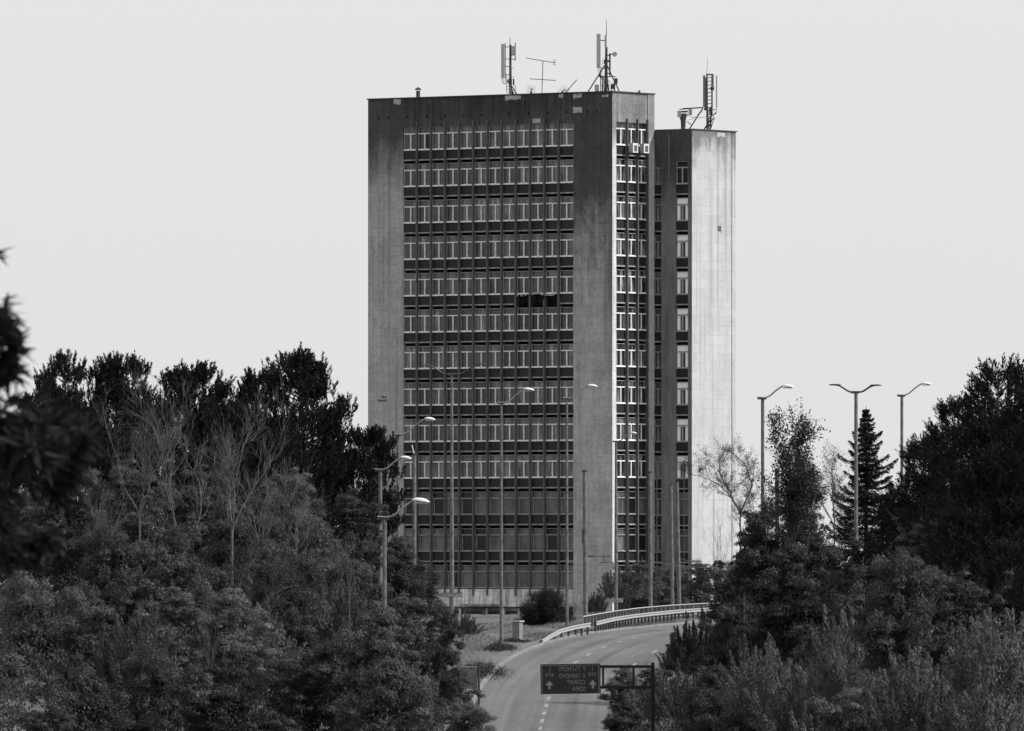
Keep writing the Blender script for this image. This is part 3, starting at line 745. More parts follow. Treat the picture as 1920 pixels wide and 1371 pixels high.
lamp(1430, 540, 748, 1477, 731, 'street lamp on the right sky line behind the half bare tree', .32, .12, .09)
lamp(1605, 600, 737, 0, 0, 'two armed street lamp beside the pointed spruce', dbl=((1560, 722), (1647, 719)), r0=.15, r1=.1)
lamp(1691, 620, 743, 1737, 727, 'rightmost street lamp, rising from the large dark conifers', .32, .12, .09)

def pole(px, D, top, label, r0=.17, r1=.13, mat=None, name='trolley_pole', cat='pole', group='plain poles in front of the tower', cap=True, lean=0):
    x = (px-960)*D/FPX; zb = gz(x, D); h = ZC+(1060-top)*D/FPX-zb
    r = empty(name, (x, D, zb), 0, label, cat, group)
    MB().tube([(0, 0, -.3), (lean*.5, 0, h*.5), (lean, 0, h)], [r0, (r0+r1)/2, r1], 10).build('shaft', mat or M_pole, r)
    if cap: MB().tube([(lean, 0, h-.02), (lean, 0, h+.1)], r1*1.25, 10).build('cap', M_dsteel, r)
    return r, h
r, h = pole(1098, 770, 884, 'thick concrete pole in front of the corner pier with a wire bracket', .17, .14, lean=-.08)
MB().box(-.26, -.14, -.1, .1, h-5.2, h-4.2).tube([(.1, 0, h-3.6), (.45, 0, h-3.8)], .02, 4).build('switch_box', M_dsteel, r)
MB().tube([(0, 0, h-6.15), (1.75, 0, h-6.15)], .03, 5).tube([(1.3, 0, h-6.0), (1.3, 0, h-6.55)], .03, 5).tube([(.2, 0, h-6.12), (.6, 0, h-6.12)], .06, 6).tube([(1.0, 0, h-6.58), (1.9, 0, h-6.55)], .03, 5).build('wire_bracket', M_dsteel, r)
pole(1220, 850, 886, 'pale concrete pole overlapping the sunny side pier of the tower', .17, .13, lean=-.06)
pole(1261, 880, 909, 'slim leaning pole, left one of the close pair before the rear block', .16, .11, lean=-.12)
pole(1274, 885, 904, 'stouter leaning pole, right one of the close pair before the rear block', .17, .13, lean=-.2)
r, h = pole(777, 760, 853, 'concrete pole with thin slanted rod on its top, between the left street lamps', .15, .12)
MB().tube([(-.02, 0, h+.1), (-.18, 0, h+.7)], .035, 5).build('rod', M_lamp, r)
pole(1178.5, 935, 868, 'thin dark steel pole in front of the side windows', .05, .045, M_dsteel, 'steel_pole', cap=False)
pole(1231.5, 935, 868, 'thin dark steel pole just right of the pale concrete pole', .05, .045, M_dsteel, 'steel_pole', cap=False)
pole(1282.5, 940, 862, 'thin dark steel pole before the bright rear window column', .05, .045, M_dsteel, 'steel_pole', cap=False)
pole(1457, 590, 883, 'short thick post poking out of the leafy crown on the right', .12, .12, M_bark, 'utility_post')
pole(704, 700, 892, 'slim pale post beside the left street lamps at the tower foot', .07, .06, name='steel_pole', cap=False)
# wires
for (a, b, D1, D2, lab) in (((1222, 1054), (1400, 1062), 850, 900, 'upper thin overhead wire in front of the rear block base'), ((1276, 1048), (1420, 1066), 885, 900, 'lower overhead wire running behind the half bare tree'), ((1060, 1054), (1160, 1052), 780, 880, 'faint overhead wire crossing the corner pier')):
    p0 = P(a[0], a[1], D1); p1 = P(b[0], b[1], D2); pts = []
    for i in range(9):
        t = i/8; p = p0.lerp(p1, t); p.z -= .25*4*t*(1-t); pts.append(p-p0)
    tag(MB().tube(pts, .022, 4).build('overhead_wire', M_dsteel, None, p0), lab, 'wire', 'overhead wires')

# ------------------------------------------------------------------ text helper
def text_mesh(s, size, mat, name, parent, loc, mirror=True, extrude=.01, align='LEFT', sx=1.0):
    cu = bpy.data.curves.new(name, 'FONT'); cu.body = s; cu.size = size; cu.extrude = extrude; cu.align_x = align
    cu.offset = size*.012
    o = bpy.data.objects.new(name, cu); COL.objects.link(o)
    bpy.context.view_layer.update()
    dg = bpy.context.evaluated_depsgraph_get(); me = bpy.data.meshes.new_from_object(o.evaluated_get(dg))
    bpy.data.objects.remove(o); bpy.data.curves.remove(cu)
    M = Matrix.Rotation(math.radians(90), 4, 'X'); k_ = Matrix.Diagonal((-sx if mirror else sx, 1, 1, 1))
    me.transform(k_ @ M)
    if mirror: me.flip_normals()
    me.materials.clear(); me.materials.append(mat)
    return link(name, me, parent, loc)

# gantry sign
M_black = simple('black_paint', .012, .6, 0, .3, 3, spec=.2)
D = 560; s_ = D/FPX
xp = (1224-960)*s_; zb = gz(xp, D)
r = empty('direction_sign', (xp, D, zb), 0, 'dark overhead direction sign with mirrored place names and two arrows, on a side post', 'road sign')
zt = ZC+(1060-1243)*s_-zb
Lg = lambda px, py: ((px-1224)*s_, ZC+(1060-py)*s_-zb)
MB().tube([(0, 0, -.4), (0, 0, zt+.02)], .095, 8).build('post', M_black, r)
x0, z0 = Lg(1127, 1289); x1, z1 = Lg(1224, 1250)
f = MB()
f.box(x0-.3, x1-.10, -.07, .07, z1-.075, z1+.075).box(x0-.3, x1-.10, -.07, .07, z0-.075, z0+.075)
for px in (1131, 1188): f.box(Lg(px, 0)[0]-.06, Lg(px, 0)[0]+.05, -.06, .06, z0+.075, z1-.075)
f.build('cantilever_frame', M_black, r)
bx0, bz0 = Lg(1013.5, 1301); bx1, bz1 = Lg(1126, 1245)
# board: slightly rotated panel
tilt = Matrix.Translation(((bx0+bx1)/2, -.12, (bz0+bz1)/2)) @ Matrix.Rotation(math.radians(-.8), 4, 'Y')
wB = (bx1-bx0)/2; hB = (bz1-bz0)/2
bd = MB().box(-wB, wB, -.03, .03, -hB, hB, M=tilt); bd.build('board', M_sign, r)
f = MB()
for q in (-wB+.05, wB-.11): f.box(q, q+.04, -.045, -.031, -hB+.04, hB-.04, M=tilt)
f.box(-wB+.09, wB-.11, -.045, -.031, hB-.09, hB-.06, M=tilt)
f.build('border', M_signf, r)
f = MB()
for q in (-wB*.34, wB*.34): f.box(q-.008, q+.008, -.036, -.031, -hB+.02, hB-.02, M=tilt)
for q in (-wB+.3, 0, wB-.3): f.box(q-.05, q+.05, .031, .09, -hB+.1, hB-.1, M=tilt)
f.box(-wB, wB, .091, .13, hB*.5, hB*.5+.08, M=tilt).box(-wB, wB, .091, .13, -hB*.5-.08, -hB*.5, M=tilt)
f.build('panel_seam', M_dsteel, r)
def sgn(px, py): return Lg(px, py)
def line(s, pxr, pyb, size, mat=M_signf, sx=1.0, nm='lettering'):
    x, z = Lg(pxr, pyb); text_mesh(s, size, mat, nm, r, (x, -.155, z), True, .004, 'LEFT', sx)
line('В. ТЪРНОВО', 1097.5, 1259, .33, sx=.70)
line('V. TARNOVO', 1097.5, 1271.5, .33, sx=.70)
line('СОФИЯ', 1097.5, 1283.5, .33, sx=.78)
line('SOFIA', 1097.5, 1295.5, .33, sx=.78)
line('1', 1113, 1257, .26); line('КМ', 1118.5, 1268, .27, sx=1.0)
line('2', 1033, 1258, .26); line('КМ', 1038, 1269, .27, sx=1.0)
def arrow(px, pyt, pyb):
    x, zt_ = Lg(px, pyt); _, zb_ = Lg(px, pyb); hh = zt_-zb_; m = MB(); y = -.165
    q = [(x+a, y, zt_-hh*b) for a, b in ((0, 0), (.16, .42), (.16, .64), (.055, .50), (.055, 1), (-.055, 1), (-.055, .50), (-.16, .64), (-.16, .42))]
    m.v = q; m.f = [(0, 8, 7, 6), (0, 6, 3), (0, 3, 2, 1), (6, 5, 4, 3)]; m.m = [0]*4
    m.build('arrow', M_signw, r)
arrow(1111.5, 1275, 1291); arrow(1030, 1276.5, 1292)

# arrow plates on poles
def arrow_plate(px0, px1, py, D, txt, lab, hgt, size):
    s_ = D/FPX; x0 = (px0-960)*s_; x1 = (px1-960)*s_; z = ZC+(1060-py)*s_
    r = empty('arrow_plate', ((x0+x1)/2, D-.24, z-hgt/2), 0, lab, 'sign', 'arrow plates on lamp poles')
    w_ = (x1-x0)/2; a = .28*hgt/.3
    pr = [(-w_, hgt/2), (-w_+a, 0), (w_, 0), (w_, hgt), (-w_+a, hgt)]
    m = MB(); m.v = [(p, -.02, q) for p, q in pr]+[(p, .02, q) for p, q in pr]; m.f = [(0, 1, 2, 3, 4), (9, 8, 7, 6, 5)]+[(i, i+5, (i+1) % 5+5, (i+1) % 5) for i in range(5)]; m.m = [0]*7
    m.build('plate', M_plate, r)
    m = MB(); t = .04
    m.box(-w_+a, w_-t, -.03, -.021, 0, t); m.box(-w_+a, w_-t, -.03, -.021, hgt-t, hgt); m.box(w_-t, w_, -.03, -.021, 0, hgt)
    m.quad((-w_, -.03, hgt/2), (-w_+a, -.03, 0), (-w_+a, -.03, t*1.3), (-w_+t*1.6, -.03, hgt/2)); m.quad((-w_, -.03, hgt/2), (-w_+t*1.6, -.03, hgt/2), (-w_+a, -.03, hgt-t*1.3), (-w_+a, -.03, hgt))
    m.build('border', M_dsteel, r)
    text_mesh(txt, size, M_dsteel, 'lettering', r, (w_-.1, -.032, hgt*.5-size*.33), True, .003, 'LEFT', .95)
    MB().tube([(0, .03, hgt*.5), (0, .2, hgt*.5)], .04, 5).build('bracket', M_steel, r)
arrow_plate(821, 867, 1115.5, 740, 'АТЭЕОТЗИОНВ', 'long left pointing arrow plate on the two armed lamp pole', .30, .20)
arrow_plate(1142, 1169, 1125.5, 880, 'АНЦИЯ', 'short left pointing arrow plate on the slender dark lamp pole', .40, .22)

# ------------------------------------------------------------------ barriers
def rail_path(pts):
    return [Vector((x, y, gz(x, y) if False else float(g(y))+ZC+dz)) for x, y, dz in pts]
def guardrail(pts, lab, step=2.0, hh=.84):
    P_ = rail_path(pts); o = P_[0].copy()
    r = empty('guardrail', o, 0, lab, 'guardrail', 'steel guardrails along the bend')
    # resample
    d = [0]
    for a, b in zip(P_[:-1], P_[1:]): d.append(d[-1]+(b-a).length)
    def at(t):
        for i in range(len(d)-1):
            if t <= d[i+1]: return P_[i].lerp(P_[i+1], (t-d[i])/(d[i+1]-d[i]))
        return P_[-1].copy()
    n = max(2, int(d[-1]/1.0)); c = [at(d[-1]*i/n)-o for i in range(n+1)]
    prof = [(0, hh), (.05, hh-.02), (.05, hh-.09), (-.02, hh-.14), (-.02, hh-.18), (.05, hh-.22), (.05, hh-.27), (0, hh-.29)]
    m = MB()
    for i in range(len(c)):
        t = (c[min(i+1, n)]-c[max(i-1, 0)]); nrm = Vector((t.y, -t.x, 0)).normalized()
        for a, z in prof: m.v.append(tuple(c[i]+nrm*a+Vector((0, 0, z))))
    for i in range(n):
        for j in range(7):
            a = i*8+j; m.f.append((a, a+8, a+9, a+1)); m.m.append(0)
    m.build('rail', M_rail, r)
    pm = MB().box(-.075, .075, -.06, .06, -.3, hh-.03).mesh('post', M_dsteel)
    k_ = 0; t = .5
    while t < d[-1]:
        p = at(t)-o; link('post', pm, r, (p.x-.09, p.y+.05, p.z)); t += step; k_ += 1
    return r
guardrail([(1.95, 699, -.55), (2.5, 703, -.35), (3.3, 708, -.1), (4.3, 714, -.02), (5.3, 721, 0)], 'short bright guardrail with its near end sloping down to the verge', 3.0)
guardrail([(5.75, 727, 0), (7.3, 757, 0), (8.9, 783, 0), (10.6, 806, 0), (13.3, 838, 0), (16.6, 868, 0), (21, 900, 0)], 'long guardrail on closely spaced dark posts round the bend', 4.2)
# pedestrian railing behind
pts = [(4.85, 728, 0), (5.9, 745, 0), (7.6, 774, 0), (9.6, 806, 0), (12.4, 838, 0), (15.6, 868, 0), (20, 900, 0)]
P_ = rail_path(pts); o = P_[0].copy()
r = empty('pedestrian_railing', o, 0, 'thin barred pedestrian railing with light handrail above the long guardrail', 'railing')
m = MB(); m2 = MB()
for a, b in zip(P_[:-1], P_[1:]):
    m.tube([a-o+Vector((0, 0, 1.15)), b-o+Vector((0, 0, 1.15))], .045, 6); m.tube([a-o+Vector((0, 0, .3)), b-o+Vector((0, 0, .3))], .025, 5)
m.build('handrail', M_rail, r)
pm = MB().box(-.022, .022, -.03, .03, -.2, 1.12).mesh('post', M_steel)
d = 0; bars = MB()
for a, b in zip(P_[:-1], P_[1:]):
    L_n = (b-a).length; n = int(L_n/4.2)
    for i in range(n): link('post', pm, r, a.lerp(b, i/n)-o)
    nb = int(L_n/.28)
    for i in range(nb):
        p = a.lerp(b, i/nb)-o; bars.box(p.x-.007, p.x+.007, p.y-.007, p.y+.007, p.z+.3, p.z+1.12)
bb_ = bars.build('infill_bar', M_fin, r); bb_['kind'] = 'stuff'

# utility cabinet on the verge
D = 706; x = (970.5-960)*D/FPX
r = empty('utility_cabinet', (x, D, gz(x, D)), math.radians(-32), 'small grey utility cabinet with overhanging lid on the verge', 'cabinet')
M_cab = simple('cabinet_paint', .17, .7, 0, .3, 3)
MB().box(-.27, .27, -.22, .22, 0, 1.18).build('body', M_cab, r)
MB().box(-.34, .34, -.3, .3, 1.181, 1.26).build('lid', M_plate, r)
MB().box(-.22, .22, -.235, -.221, .1, 1.08).build('door', M_cab, r)
MB().box(-.33, .33, -.27, .27, -.1, .05).build('plinth', M_ledge, r)
# panel with post at the road edge, half covered by shrubs
D = 640; s_ = D/FPX; x = (898-960)*s_
r = empty('roadside_panel', (x, D, gz(x, D)), 0, 'grey roadside panel on a dark post at the left road edge, half hidden by shrubs', 'panel')
zt = ZC+(1060-1251)*s_-r.location.z; zb_ = ZC+(1060-1292)*s_-r.location.z
MB().tube([(0, 0, -.3), (0, 0, zt-.1)], .07, 8).build('post', M_dsteel, r)
MB().box(-1.6, -.1, -.03, .03, zb_, zt).build('board', simple('panel_dusty', .12, .8, sc=3, var=.4), r)
MB().box(-1.62, -.08, -.04, .04, zt, zt+.04).build('top_rim', M_plate, r)

#VEGETATION
# ------------------------------------------------------------------ vegetation templates
def tmpl(name, crownVF, mat, trunk_mb, barkmat):
    me = np_mesh('crown', crownVF[0], crownVF[1], mat) if crownVF is not None else None
    tm = trunk_mb.mesh('trunk', barkmat) if trunk_mb is not None else None
    return (me, tm)

def lump(dirs, rng, k=5, amp=.3):
    """smooth direction-dependent radius"""
    s = np.ones(len(dirs))
    for i in range(k):
        q = unit(rng.normal(size=3)); s += amp*np.maximum(0, dirs @ q)**4 * rng.choice([1, -.8])
    return s

def leafy(seed, Ht=9., R_=3.3, cb=.1, limbs=19, L=.175, Wd=.085, dens=1.45, flat=.8):
    """limbs carry separate leaf pads; each pad is a small dome of outward facing leaves, with dark hollows between"""
    rng = np.random.default_rng(seed); parts = []; t = MB()
    t.tube([(0, 0, -.5), (.12, 0, Ht*.3), (-.1, .1, Ht*.55), (.05, 0, Ht*.85)], [.17, .13, .09, .02], 7)
    pads = []
    for i in range(limbs):
        az = 2.4*i+rng.normal()*.35; h = cb+.1+(.62-cb)*(i/limbs)**.9; reach = R_*rng.uniform(.62, 1.08)*(1-.45*(i/limbs)**2.5)
        if i > limbs-4: reach *= .45
        rise = Ht*rng.uniform(.14, .34) if i <= limbs-4 else Ht*rng.uniform(.25, .36)
        p0 = np.array([0, 0, Ht*h]); p1 = np.array([math.cos(az)*reach, math.sin(az)*reach, min(Ht*h+rise, Ht*.96)])
        mid = (p0+p1)/2+np.array([0, 0, -rise*.12])+rng.normal(size=3)*.2
        t.tube([tuple(p0), tuple(mid), tuple(p1)], [.07, .045, .012], 5, cap=False)
        npd = int(rng.integers(8, 13))
        for k_ in range(npd):
            u = rng.uniform(.38, 1.05); base = p0*(1-u)**2+2*mid*u*(1-u)+p1*u*u
            c = base+rng.normal(size=3)*np.array([.42, .42, .38])*R_*.42*(1.1-.35*u)
            pads.append((c, rng.uniform(.22, .6)*(1.2 if rng.random() < .25 else .85)))
    for c, r_ in pads:
        if c[2] < .3: continue
        n = int(240*dens*(r_/.5)**2)
        d = unit(rng.normal(size=(n, 3))); d[:, 2] = np.where(rng.random(n) < .72, np.abs(d[:, 2]), d[:, 2]*.6)
        bumpy = 1+.22*np.sin(d[:, 0]*7+c[0]*5)*np.sin(d[:, 1]*6+c[1]*4)+.12*rng.normal(size=n)
        sc_ = np.array([r_*rng.uniform(.9, 1.4), r_*rng.uniform(.9, 1.4), r_*flat*rng.uniform(.7, 1.25)])
        C = c+d*bumpy[:, None]*sc_
        parts.append(shell(C, d+np.array([0, 0, .25]), rng.uniform(.6, 1.3, n)*L, rng.uniform(.6, 1.2, n)*Wd, rng, along=d*np.array([1, 1, .2])+np.array([0, 0, -.25])))
        ns = int(rng.integers(1, 4))          # a few shoots leave the pad
        for q in range(ns):
            ax = unit(np.array([rng.normal()*.5, rng.normal()*.5, 1.0])+unit(c*np.array([1, 1, 0])+1e-6)*.4); l = rng.uniform(.35, .8); m = 26; tt = rng.random((m, 1))
            C2 = c+ax*(r_*.4+tt*l)+rng.normal(size=(m, 3))*.09*(1.2-tt)
            parts.append(leaves(C2, ax+rng.normal(size=(m, 3))*.55, rng.uniform(.6, 1.1, m)*L*.8, rng.uniform(.6, 1.0, m)*Wd*.6, rng))
    m = 4500; q = unit(rng.normal(size=(m, 3)))*rng.random((m, 1))**.4*.62; C = q*np.array([R_, R_, Ht*.42])+np.array([0, 0, Ht*.5])
    parts.append(leaves(C, rng.normal(size=(m, 3)), .26, .13, rng))
    return join(parts), t

def shoots(seed, Ht=4.5, R_=2.6, ns=115, L=.20, Wd=.06):
    """upright flame shaped sprays of narrow leaves"""
    rng = np.random.default_rng(seed); parts = []; tb = MB()
    for i in range(ns):
        a = rng.uniform(0, 6.283); r0 = math.sqrt(rng.random()); h = Ht*(1-.55*r0**2)*rng.uniform(.62, 1.0)*(1+.16*math.sin(a*3+seed))
        b0 = np.array([math.cos(a)*r0*R_*.7, math.sin(a)*r0*R_*.7, 0]); tp = np.array([math.cos(a)*r0*R_*1.05+rng.normal()*.3, math.sin(a)*r0*R_*1.05+rng.normal()*.3, h])
        n = int(70+h*38); u = 1-rng.random(n)**1.3*.75; th = rng.uniform(0, 6.283, n)
        P_ = b0+(tp-b0)*np.stack([u**1.5, u**1.5, u], -1)
        ax = unit(tp-b0); wdt = (.30*np.sin(np.clip((1-u)*2.6+.12, 0, math.pi/2)))*rng.uniform(.8, 1.3)
        rad = np.stack([np.cos(th), np.sin(th), np.zeros(n)], -1)
        C = P_+rad*wdt[:, None]*rng.uniform(.5, 1.1, (n, 1))+rng.normal(size=(n, 3))*.03
        parts.append(shell(C, rad+np.array([0, 0, .3]), rng.uniform(.6, 1.3, n)*L, rng.uniform(.7, 1.3, n)*Wd, rng, along=ax+rad*.35, jit=.4))
        if i % 3 == 0: tb.tube([(b0[0]*.5, b0[1]*.5, -.3), tuple((b0+tp)/2), tuple(tp)], [.025, .015, .006], 3, cap=False)
    return join(parts), tb

def pine(seed, Ht=12., R_=3.4, nb=70, low=.15, prof=.62, tuft=1.0, per=20, upr=1.0, fill=3500, ntf=(10, 26)):
    rng = np.random.default_rng(seed); Cs = []; Ds = []; Ls = []; tb = MB()
    tb.tube([(0, 0, -.5), (0, .05, Ht*.4), (.05, 0, Ht*.75), (0, 0, Ht*.97)], [.24, .17, .09, .03], 7)
    tuf = []; hs = np.sort(rng.uniform(low, .98, nb))
    asym = rng.uniform(0, 6.28)
    for h in hs:
        az = rng.uniform(0, 2*np.pi)
        rr = R_*(1-((h-low)/(1-low))**2.1)**prof*rng.uniform(.66, 1.1)*(1+.12*math.cos(az-asym))
        if h < low+.12: rr *= .8
        rr = max(rr, .25); z0 = Ht*h; rise = rr*rng.uniform(.25, .55)
        tip = np.array([math.cos(az)*rr, math.sin(az)*rr, min(z0+rise, Ht)])
        st = np.array([0, 0, z0*.97])
        tb.tube([tuple(st), tuple(st*.5+tip*.5-np.array([0, 0, rise*.15])), tuple(tip)], [.06*rr/R_+.02, .04*rr/R_+.012, .012], 4, cap=False)
        n = int(rng.integers(*ntf)*(.35+.65*rr/R_))
        t = rng.uniform(.3, 1.02, n)**.6
        p = st[None]+(tip-st)[None]*t[:, None]
        lat = np.array([-math.sin(az), math.cos(az), 0])
        p = p+lat[None]*rng.normal(size=(n, 1))*rr*.24*(1.15-t[:, None]*.5)+rng.normal(size=(n, 3))*np.array([.12, .12, .16])
        out = np.array([math.cos(az), math.sin(az), 0])[None]
        ax = unit(np.array([[0, 0, 1.0]])*upr+out*rng.uniform(.05, .45, (n, 1))+rng.normal(size=(n, 3))*.12)
        tuf.append((p, ax))
    for q in range(7):
        tuf.append((np.array([[rng.normal()*.12, rng.normal()*.12, Ht*(.93+.07*rng.random())-.3]]), np.array([[rng.normal()*.15, rng.normal()*.15, 1.0]])))
    p = np.concatenate([a for a, b in tuf]); ax = unit(np.concatenate([b for a, b in tuf])); n = len(p)
    ln = rng.uniform(.45, .95, n)*tuft
    u = rng.random((n, per)); th = rng.uniform(0, 2*np.pi, (n, per))
    e1 = unit(np.cross(ax, rng.normal(size=(n, 3)))); e2 = np.cross(ax, e1)
    rad = e1[:, None]*np.cos(th)[..., None]+e2[:, None]*np.sin(th)[..., None]
    wd = (.075*tuft*(1.1-.55*u))[..., None]
    C = p[:, None]+ax[:, None]*(u*ln[:, None])[..., None]+rad*wd
    Dr = ax[:, None]*1.0+rad*.55
    m = n*per
    V, F = leaves(C.reshape(-1, 3), Dr.reshape(-1, 3), rng.uniform(.18, .28, m)*tuft, rng.uniform(.045, .07, m)*tuft, rng)
    parts = [(V, F)]
    if fill:
        hh = rng.uniform(low, .8, fill); rr = R_*(1-((hh-low)/(1-low))**2.1)**prof*.6*np.sqrt(rng.random(fill)); az = rng.uniform(0, 6.28, fill)
        C = np.stack([np.cos(az)*rr, np.sin(az)*rr, hh*Ht], -1)
        parts.append(leaves(C, rng.normal(size=(fill, 3))+np.array([0, 0, .9]), .30, .06, rng))
    return join(parts), tb

def spruce(seed, Ht=10., R_=2.4):
    rng = np.random.default_rng(seed); Cs = []; Ds = []; tb = MB()
    tb.tube([(0, 0, -.5), (0, 0, Ht*.5), (0, 0, Ht)], [.17, .09, .015], 6)
    z = Ht*.08
    while z < Ht*.985:
        f = 1-z/Ht; rr = R_*f**.85+.10
        nbr = 6 if f > .3 else 5; rr *= rng.uniform(.72, 1.12)
        a0 = rng.uniform(0, 6.28)
        for i in range(nbr):
            az = a0+6.28*i/nbr+rng.normal()*.2; l = rr*rng.uniform(.5, 1.35)
            tip = np.array([math.cos(az)*l, math.sin(az)*l, z+l*.12-.05]); st = np.array([0, 0, z])
            n = int(60+l*170); t = rng.uniform(.08, 1, n)
            p = st+(tip-st)*t[:, None]; p[:, 2] -= .22*l*np.sin(t*math.pi)
            lat = np.array([-math.sin(az), math.cos(az), 0]); wdt = (.26*l*(1-t)+.05)
            p += lat*(rng.normal(size=n)*wdt)[:, None]; p[:, 2] -= np.abs(rng.normal(size=n))*.13
            Cs.append(p); Ds.append(np.array([math.cos(az), math.sin(az), -.1])*.8+lat*rng.normal(size=(n, 1))*.5+rng.normal(size=(n, 3))*.35)
        z += .30+.16*f
    C = np.concatenate(Cs); Dr = np.concatenate(Ds); m = len(C)
    return leaves(C, Dr, rng.uniform(.14, .26, m), rng.uniform(.04, .07, m), rng), tb

def bare(seed, Ht=8., stems=4, r0=.07, nside=9, ang=.6, lean=.28, minr=.006, wander=.16, twigs=5):
    """several wandering stems from one root, side boughs and fine twigs"""
    rr = random.Random(seed); tb = MB(); tips = []
    def path(p, d, l, n, wob, up):
        pts = [p.copy()]; dd = d.normalized()
        for i in range(n):
            dd = (dd+Vector((rr.gauss(0, wob), rr.gauss(0, wob), rr.gauss(0, wob*.6)+up))).normalized(); pts.append(pts[-1]+dd*l/n)
        return pts
    def dirat(pts, j): return (pts[min(j+1, len(pts)-1)]-pts[max(j-1, 0)]).normalized()
    def off(d, a): 
        ax = d.orthogonal().normalized(); ax.rotate(Matrix.Rotation(rr.uniform(0, 6.283), 3, d)); return (d*math.cos(a)+ax*math.sin(a)).normalized()
    for s_i in range(stems):
        a = 6.283*s_i/stems+rr.uniform(-.5, .5); ln = Ht*rr.uniform(.65, 1.05); le = lean*rr.uniform(.3, 1.3)
        S = path(Vector((0, 0, -.2)), Vector((math.cos(a)*le, math.sin(a)*le, 1)), ln, 11, wander, .05)
        rs = r0*rr.uniform(.6, 1.1); tb.tube(S, [max(rs*(1-.85*i/11), minr) for i in range(12)], 5, cap=False)
        for k_ in range(nside):
            j = rr.randint(3, 11); B = path(S[j], off(dirat(S, j), ang*rr.uniform(.6, 1.3)), Ht*rr.uniform(.14, .36)*(1.25-j/14), 6, wander*1.2, .12)
            rb = max(rs*(1-.85*j/11)*.55, minr*1.3); tb.tube(B, [max(rb*(1-.8*i/6), minr) for i in range(7)], 4, cap=False)
            tips.append((B[-1], dirat(B, 6))); tips.append((B[3], dirat(B, 3)))
            for m_ in range(twigs):
                jj = rr.randint(1, 6); Tw = path(B[jj], off(dirat(B, jj), ang*rr.uniform(.6, 1.2)), Ht*rr.uniform(.05, .15), 4, wander*1.4, .14)
                tb.tube(Tw, [minr*1.1, minr, minr*.9, minr*.8, minr*.5], 3, cap=False); tips.append((Tw[-1], dirat(Tw, 4))); tips.append((Tw[2], dirat(Tw, 2)))
                for q in range(2):
                    j3 = rr.randint(1, 4); T3 = path(Tw[j3], off(dirat(Tw, j3), ang), Ht*rr.uniform(.03, .08), 3, wander, .15)
                    tb.tube(T3, minr*.7, 3, cap=False); tips.append((T3[-1], dirat(T3, 3)))
    zmax = max(v[2] for v in tb.v); k_ = Ht/zmax
    tb.v = [(a*k_, b*k_, c*k_) for a, b, c in tb.v]
    return tb, [(p*k_, d) for p, d in tips]

def tip_leaves(tips, seed, frac=.6, per=16, sp=.17, L=.14, Wd=.08, zrange=None):
    rng = np.random.default_rng(seed); T = [t for t in tips if rng.random() < frac]
    P0 = np.array([tuple(p) for p, d in T]); D0 = np.array([tuple(d) for p, d in T]); n = len(P0)
    C = (P0[:, None]+rng.normal(size=(n, per, 3))*sp).reshape(-1, 3); Dr = (D0[:, None]*.6+rng.normal(size=(n, per, 3))*.8).reshape(-1, 3); m = len(C)
    return leaves(C, Dr, rng.uniform(.7, 1.3, m)*L, rng.uniform(.7, 1.3, m)*Wd, rng)

TP = {}
def reg(key, cv, tm, mat, bark, Ht, R_):
    vv = cv[0] if cv is not None else np.array(tm.v)
    R1 = float(np.percentile(np.hypot(vv[:, 0], vv[:, 1]), 96)); H1 = float(np.percentile(vv[:, 2], 98.3 if key.startswith('shoot') else 99.97))
    q_ = .5 if key[:4] in ('bare', 'semi') else 1
    tm.tube([(0, 0, -Ht*1.4), (0, 0, .3)], [Ht*.022*q_, Ht*.016*q_], 8)
    c_me = np_mesh('crown', cv[0], cv[1], mat) if cv is not None else None
    TP[key] = (c_me, tm.mesh('trunk', bark), H1, R1)
for i in range(5):
    cv, tm = leafy(20+i, 9, 3.3, .05 if i % 2 else .12, limbs=15+i, flat=.6+.12*i); reg('leaf%d' % i, cv, tm, M_leaf, M_bark, 9, 3.3)
for i in range(4):
    cv, tm = shoots(40+i, 4.5+.3*i, 2.7, ns=100+12*i); reg('shoot%d' % i, cv, tm, M_leaf, M_bark, 4.5, 2.7)
pp = [dict(prof=.62, nb=120, low=.08, tuft=1.15, per=32, fill=2500), dict(prof=.5, nb=100, R_=3.9, tuft=1.2, per=32, fill=3000), dict(prof=.8, nb=56, R_=3.4, tuft=1.15, fill=900, per=32), dict(prof=.58, nb=120, R_=4.2, fill=3500, ntf=(16, 30), tuft=1.1, per=32)]
for i, k_ in enumerate(pp):
    cv, tm = pine(60+i, **k_); reg('pine%d' % i, cv, tm, M_pine, M_bark, 12, k_.get('R_', 3.4))
for i in range(3):
    cv, tm = pine(80+i, Ht=12, R_=4.0, nb=150, prof=.75, tuft=.9, per=20, upr=.35, fill=9000, ntf=(18, 34), low=.05); reg('cedar%d' % i, cv, tm, M_pine, M_bark, 12, 4.0)
cv, tm = spruce(90, 10, 3.3); reg('spruce', cv, tm, M_pine, M_bark, 10, 2.4)
cv, tm = spruce(91, 10, 2.9); reg('spruce1', cv, tm, M_pinem, M_bark, 10, 2.9)
cv, tm = leafy(99, 4.2, 2.2, .0, limbs=30, L=.13, Wd=.035, dens=1.8, flat=1.2); reg('juniper', cv, tm, M_pinem, M_bark, 4.2, 2.5)
for i, kw in enumerate((dict(stems=3, nside=17, lean=.25, r0=.05, twigs=6), dict(stems=4, nside=14, lean=.5, ang=.75, r0=.05, twigs=6), dict(stems=5, nside=13, lean=.32, ang=.5, twigs=5, wander=.14, r0=.042), dict(stems=9, nside=4, lean=.35, ang=.35, twigs=3, r0=.03, wander=.09))):
    tb, tips = bare(110+i, 8, **kw); reg('bare%d' % i, None, tb, None, M_barkl, 8, 3)
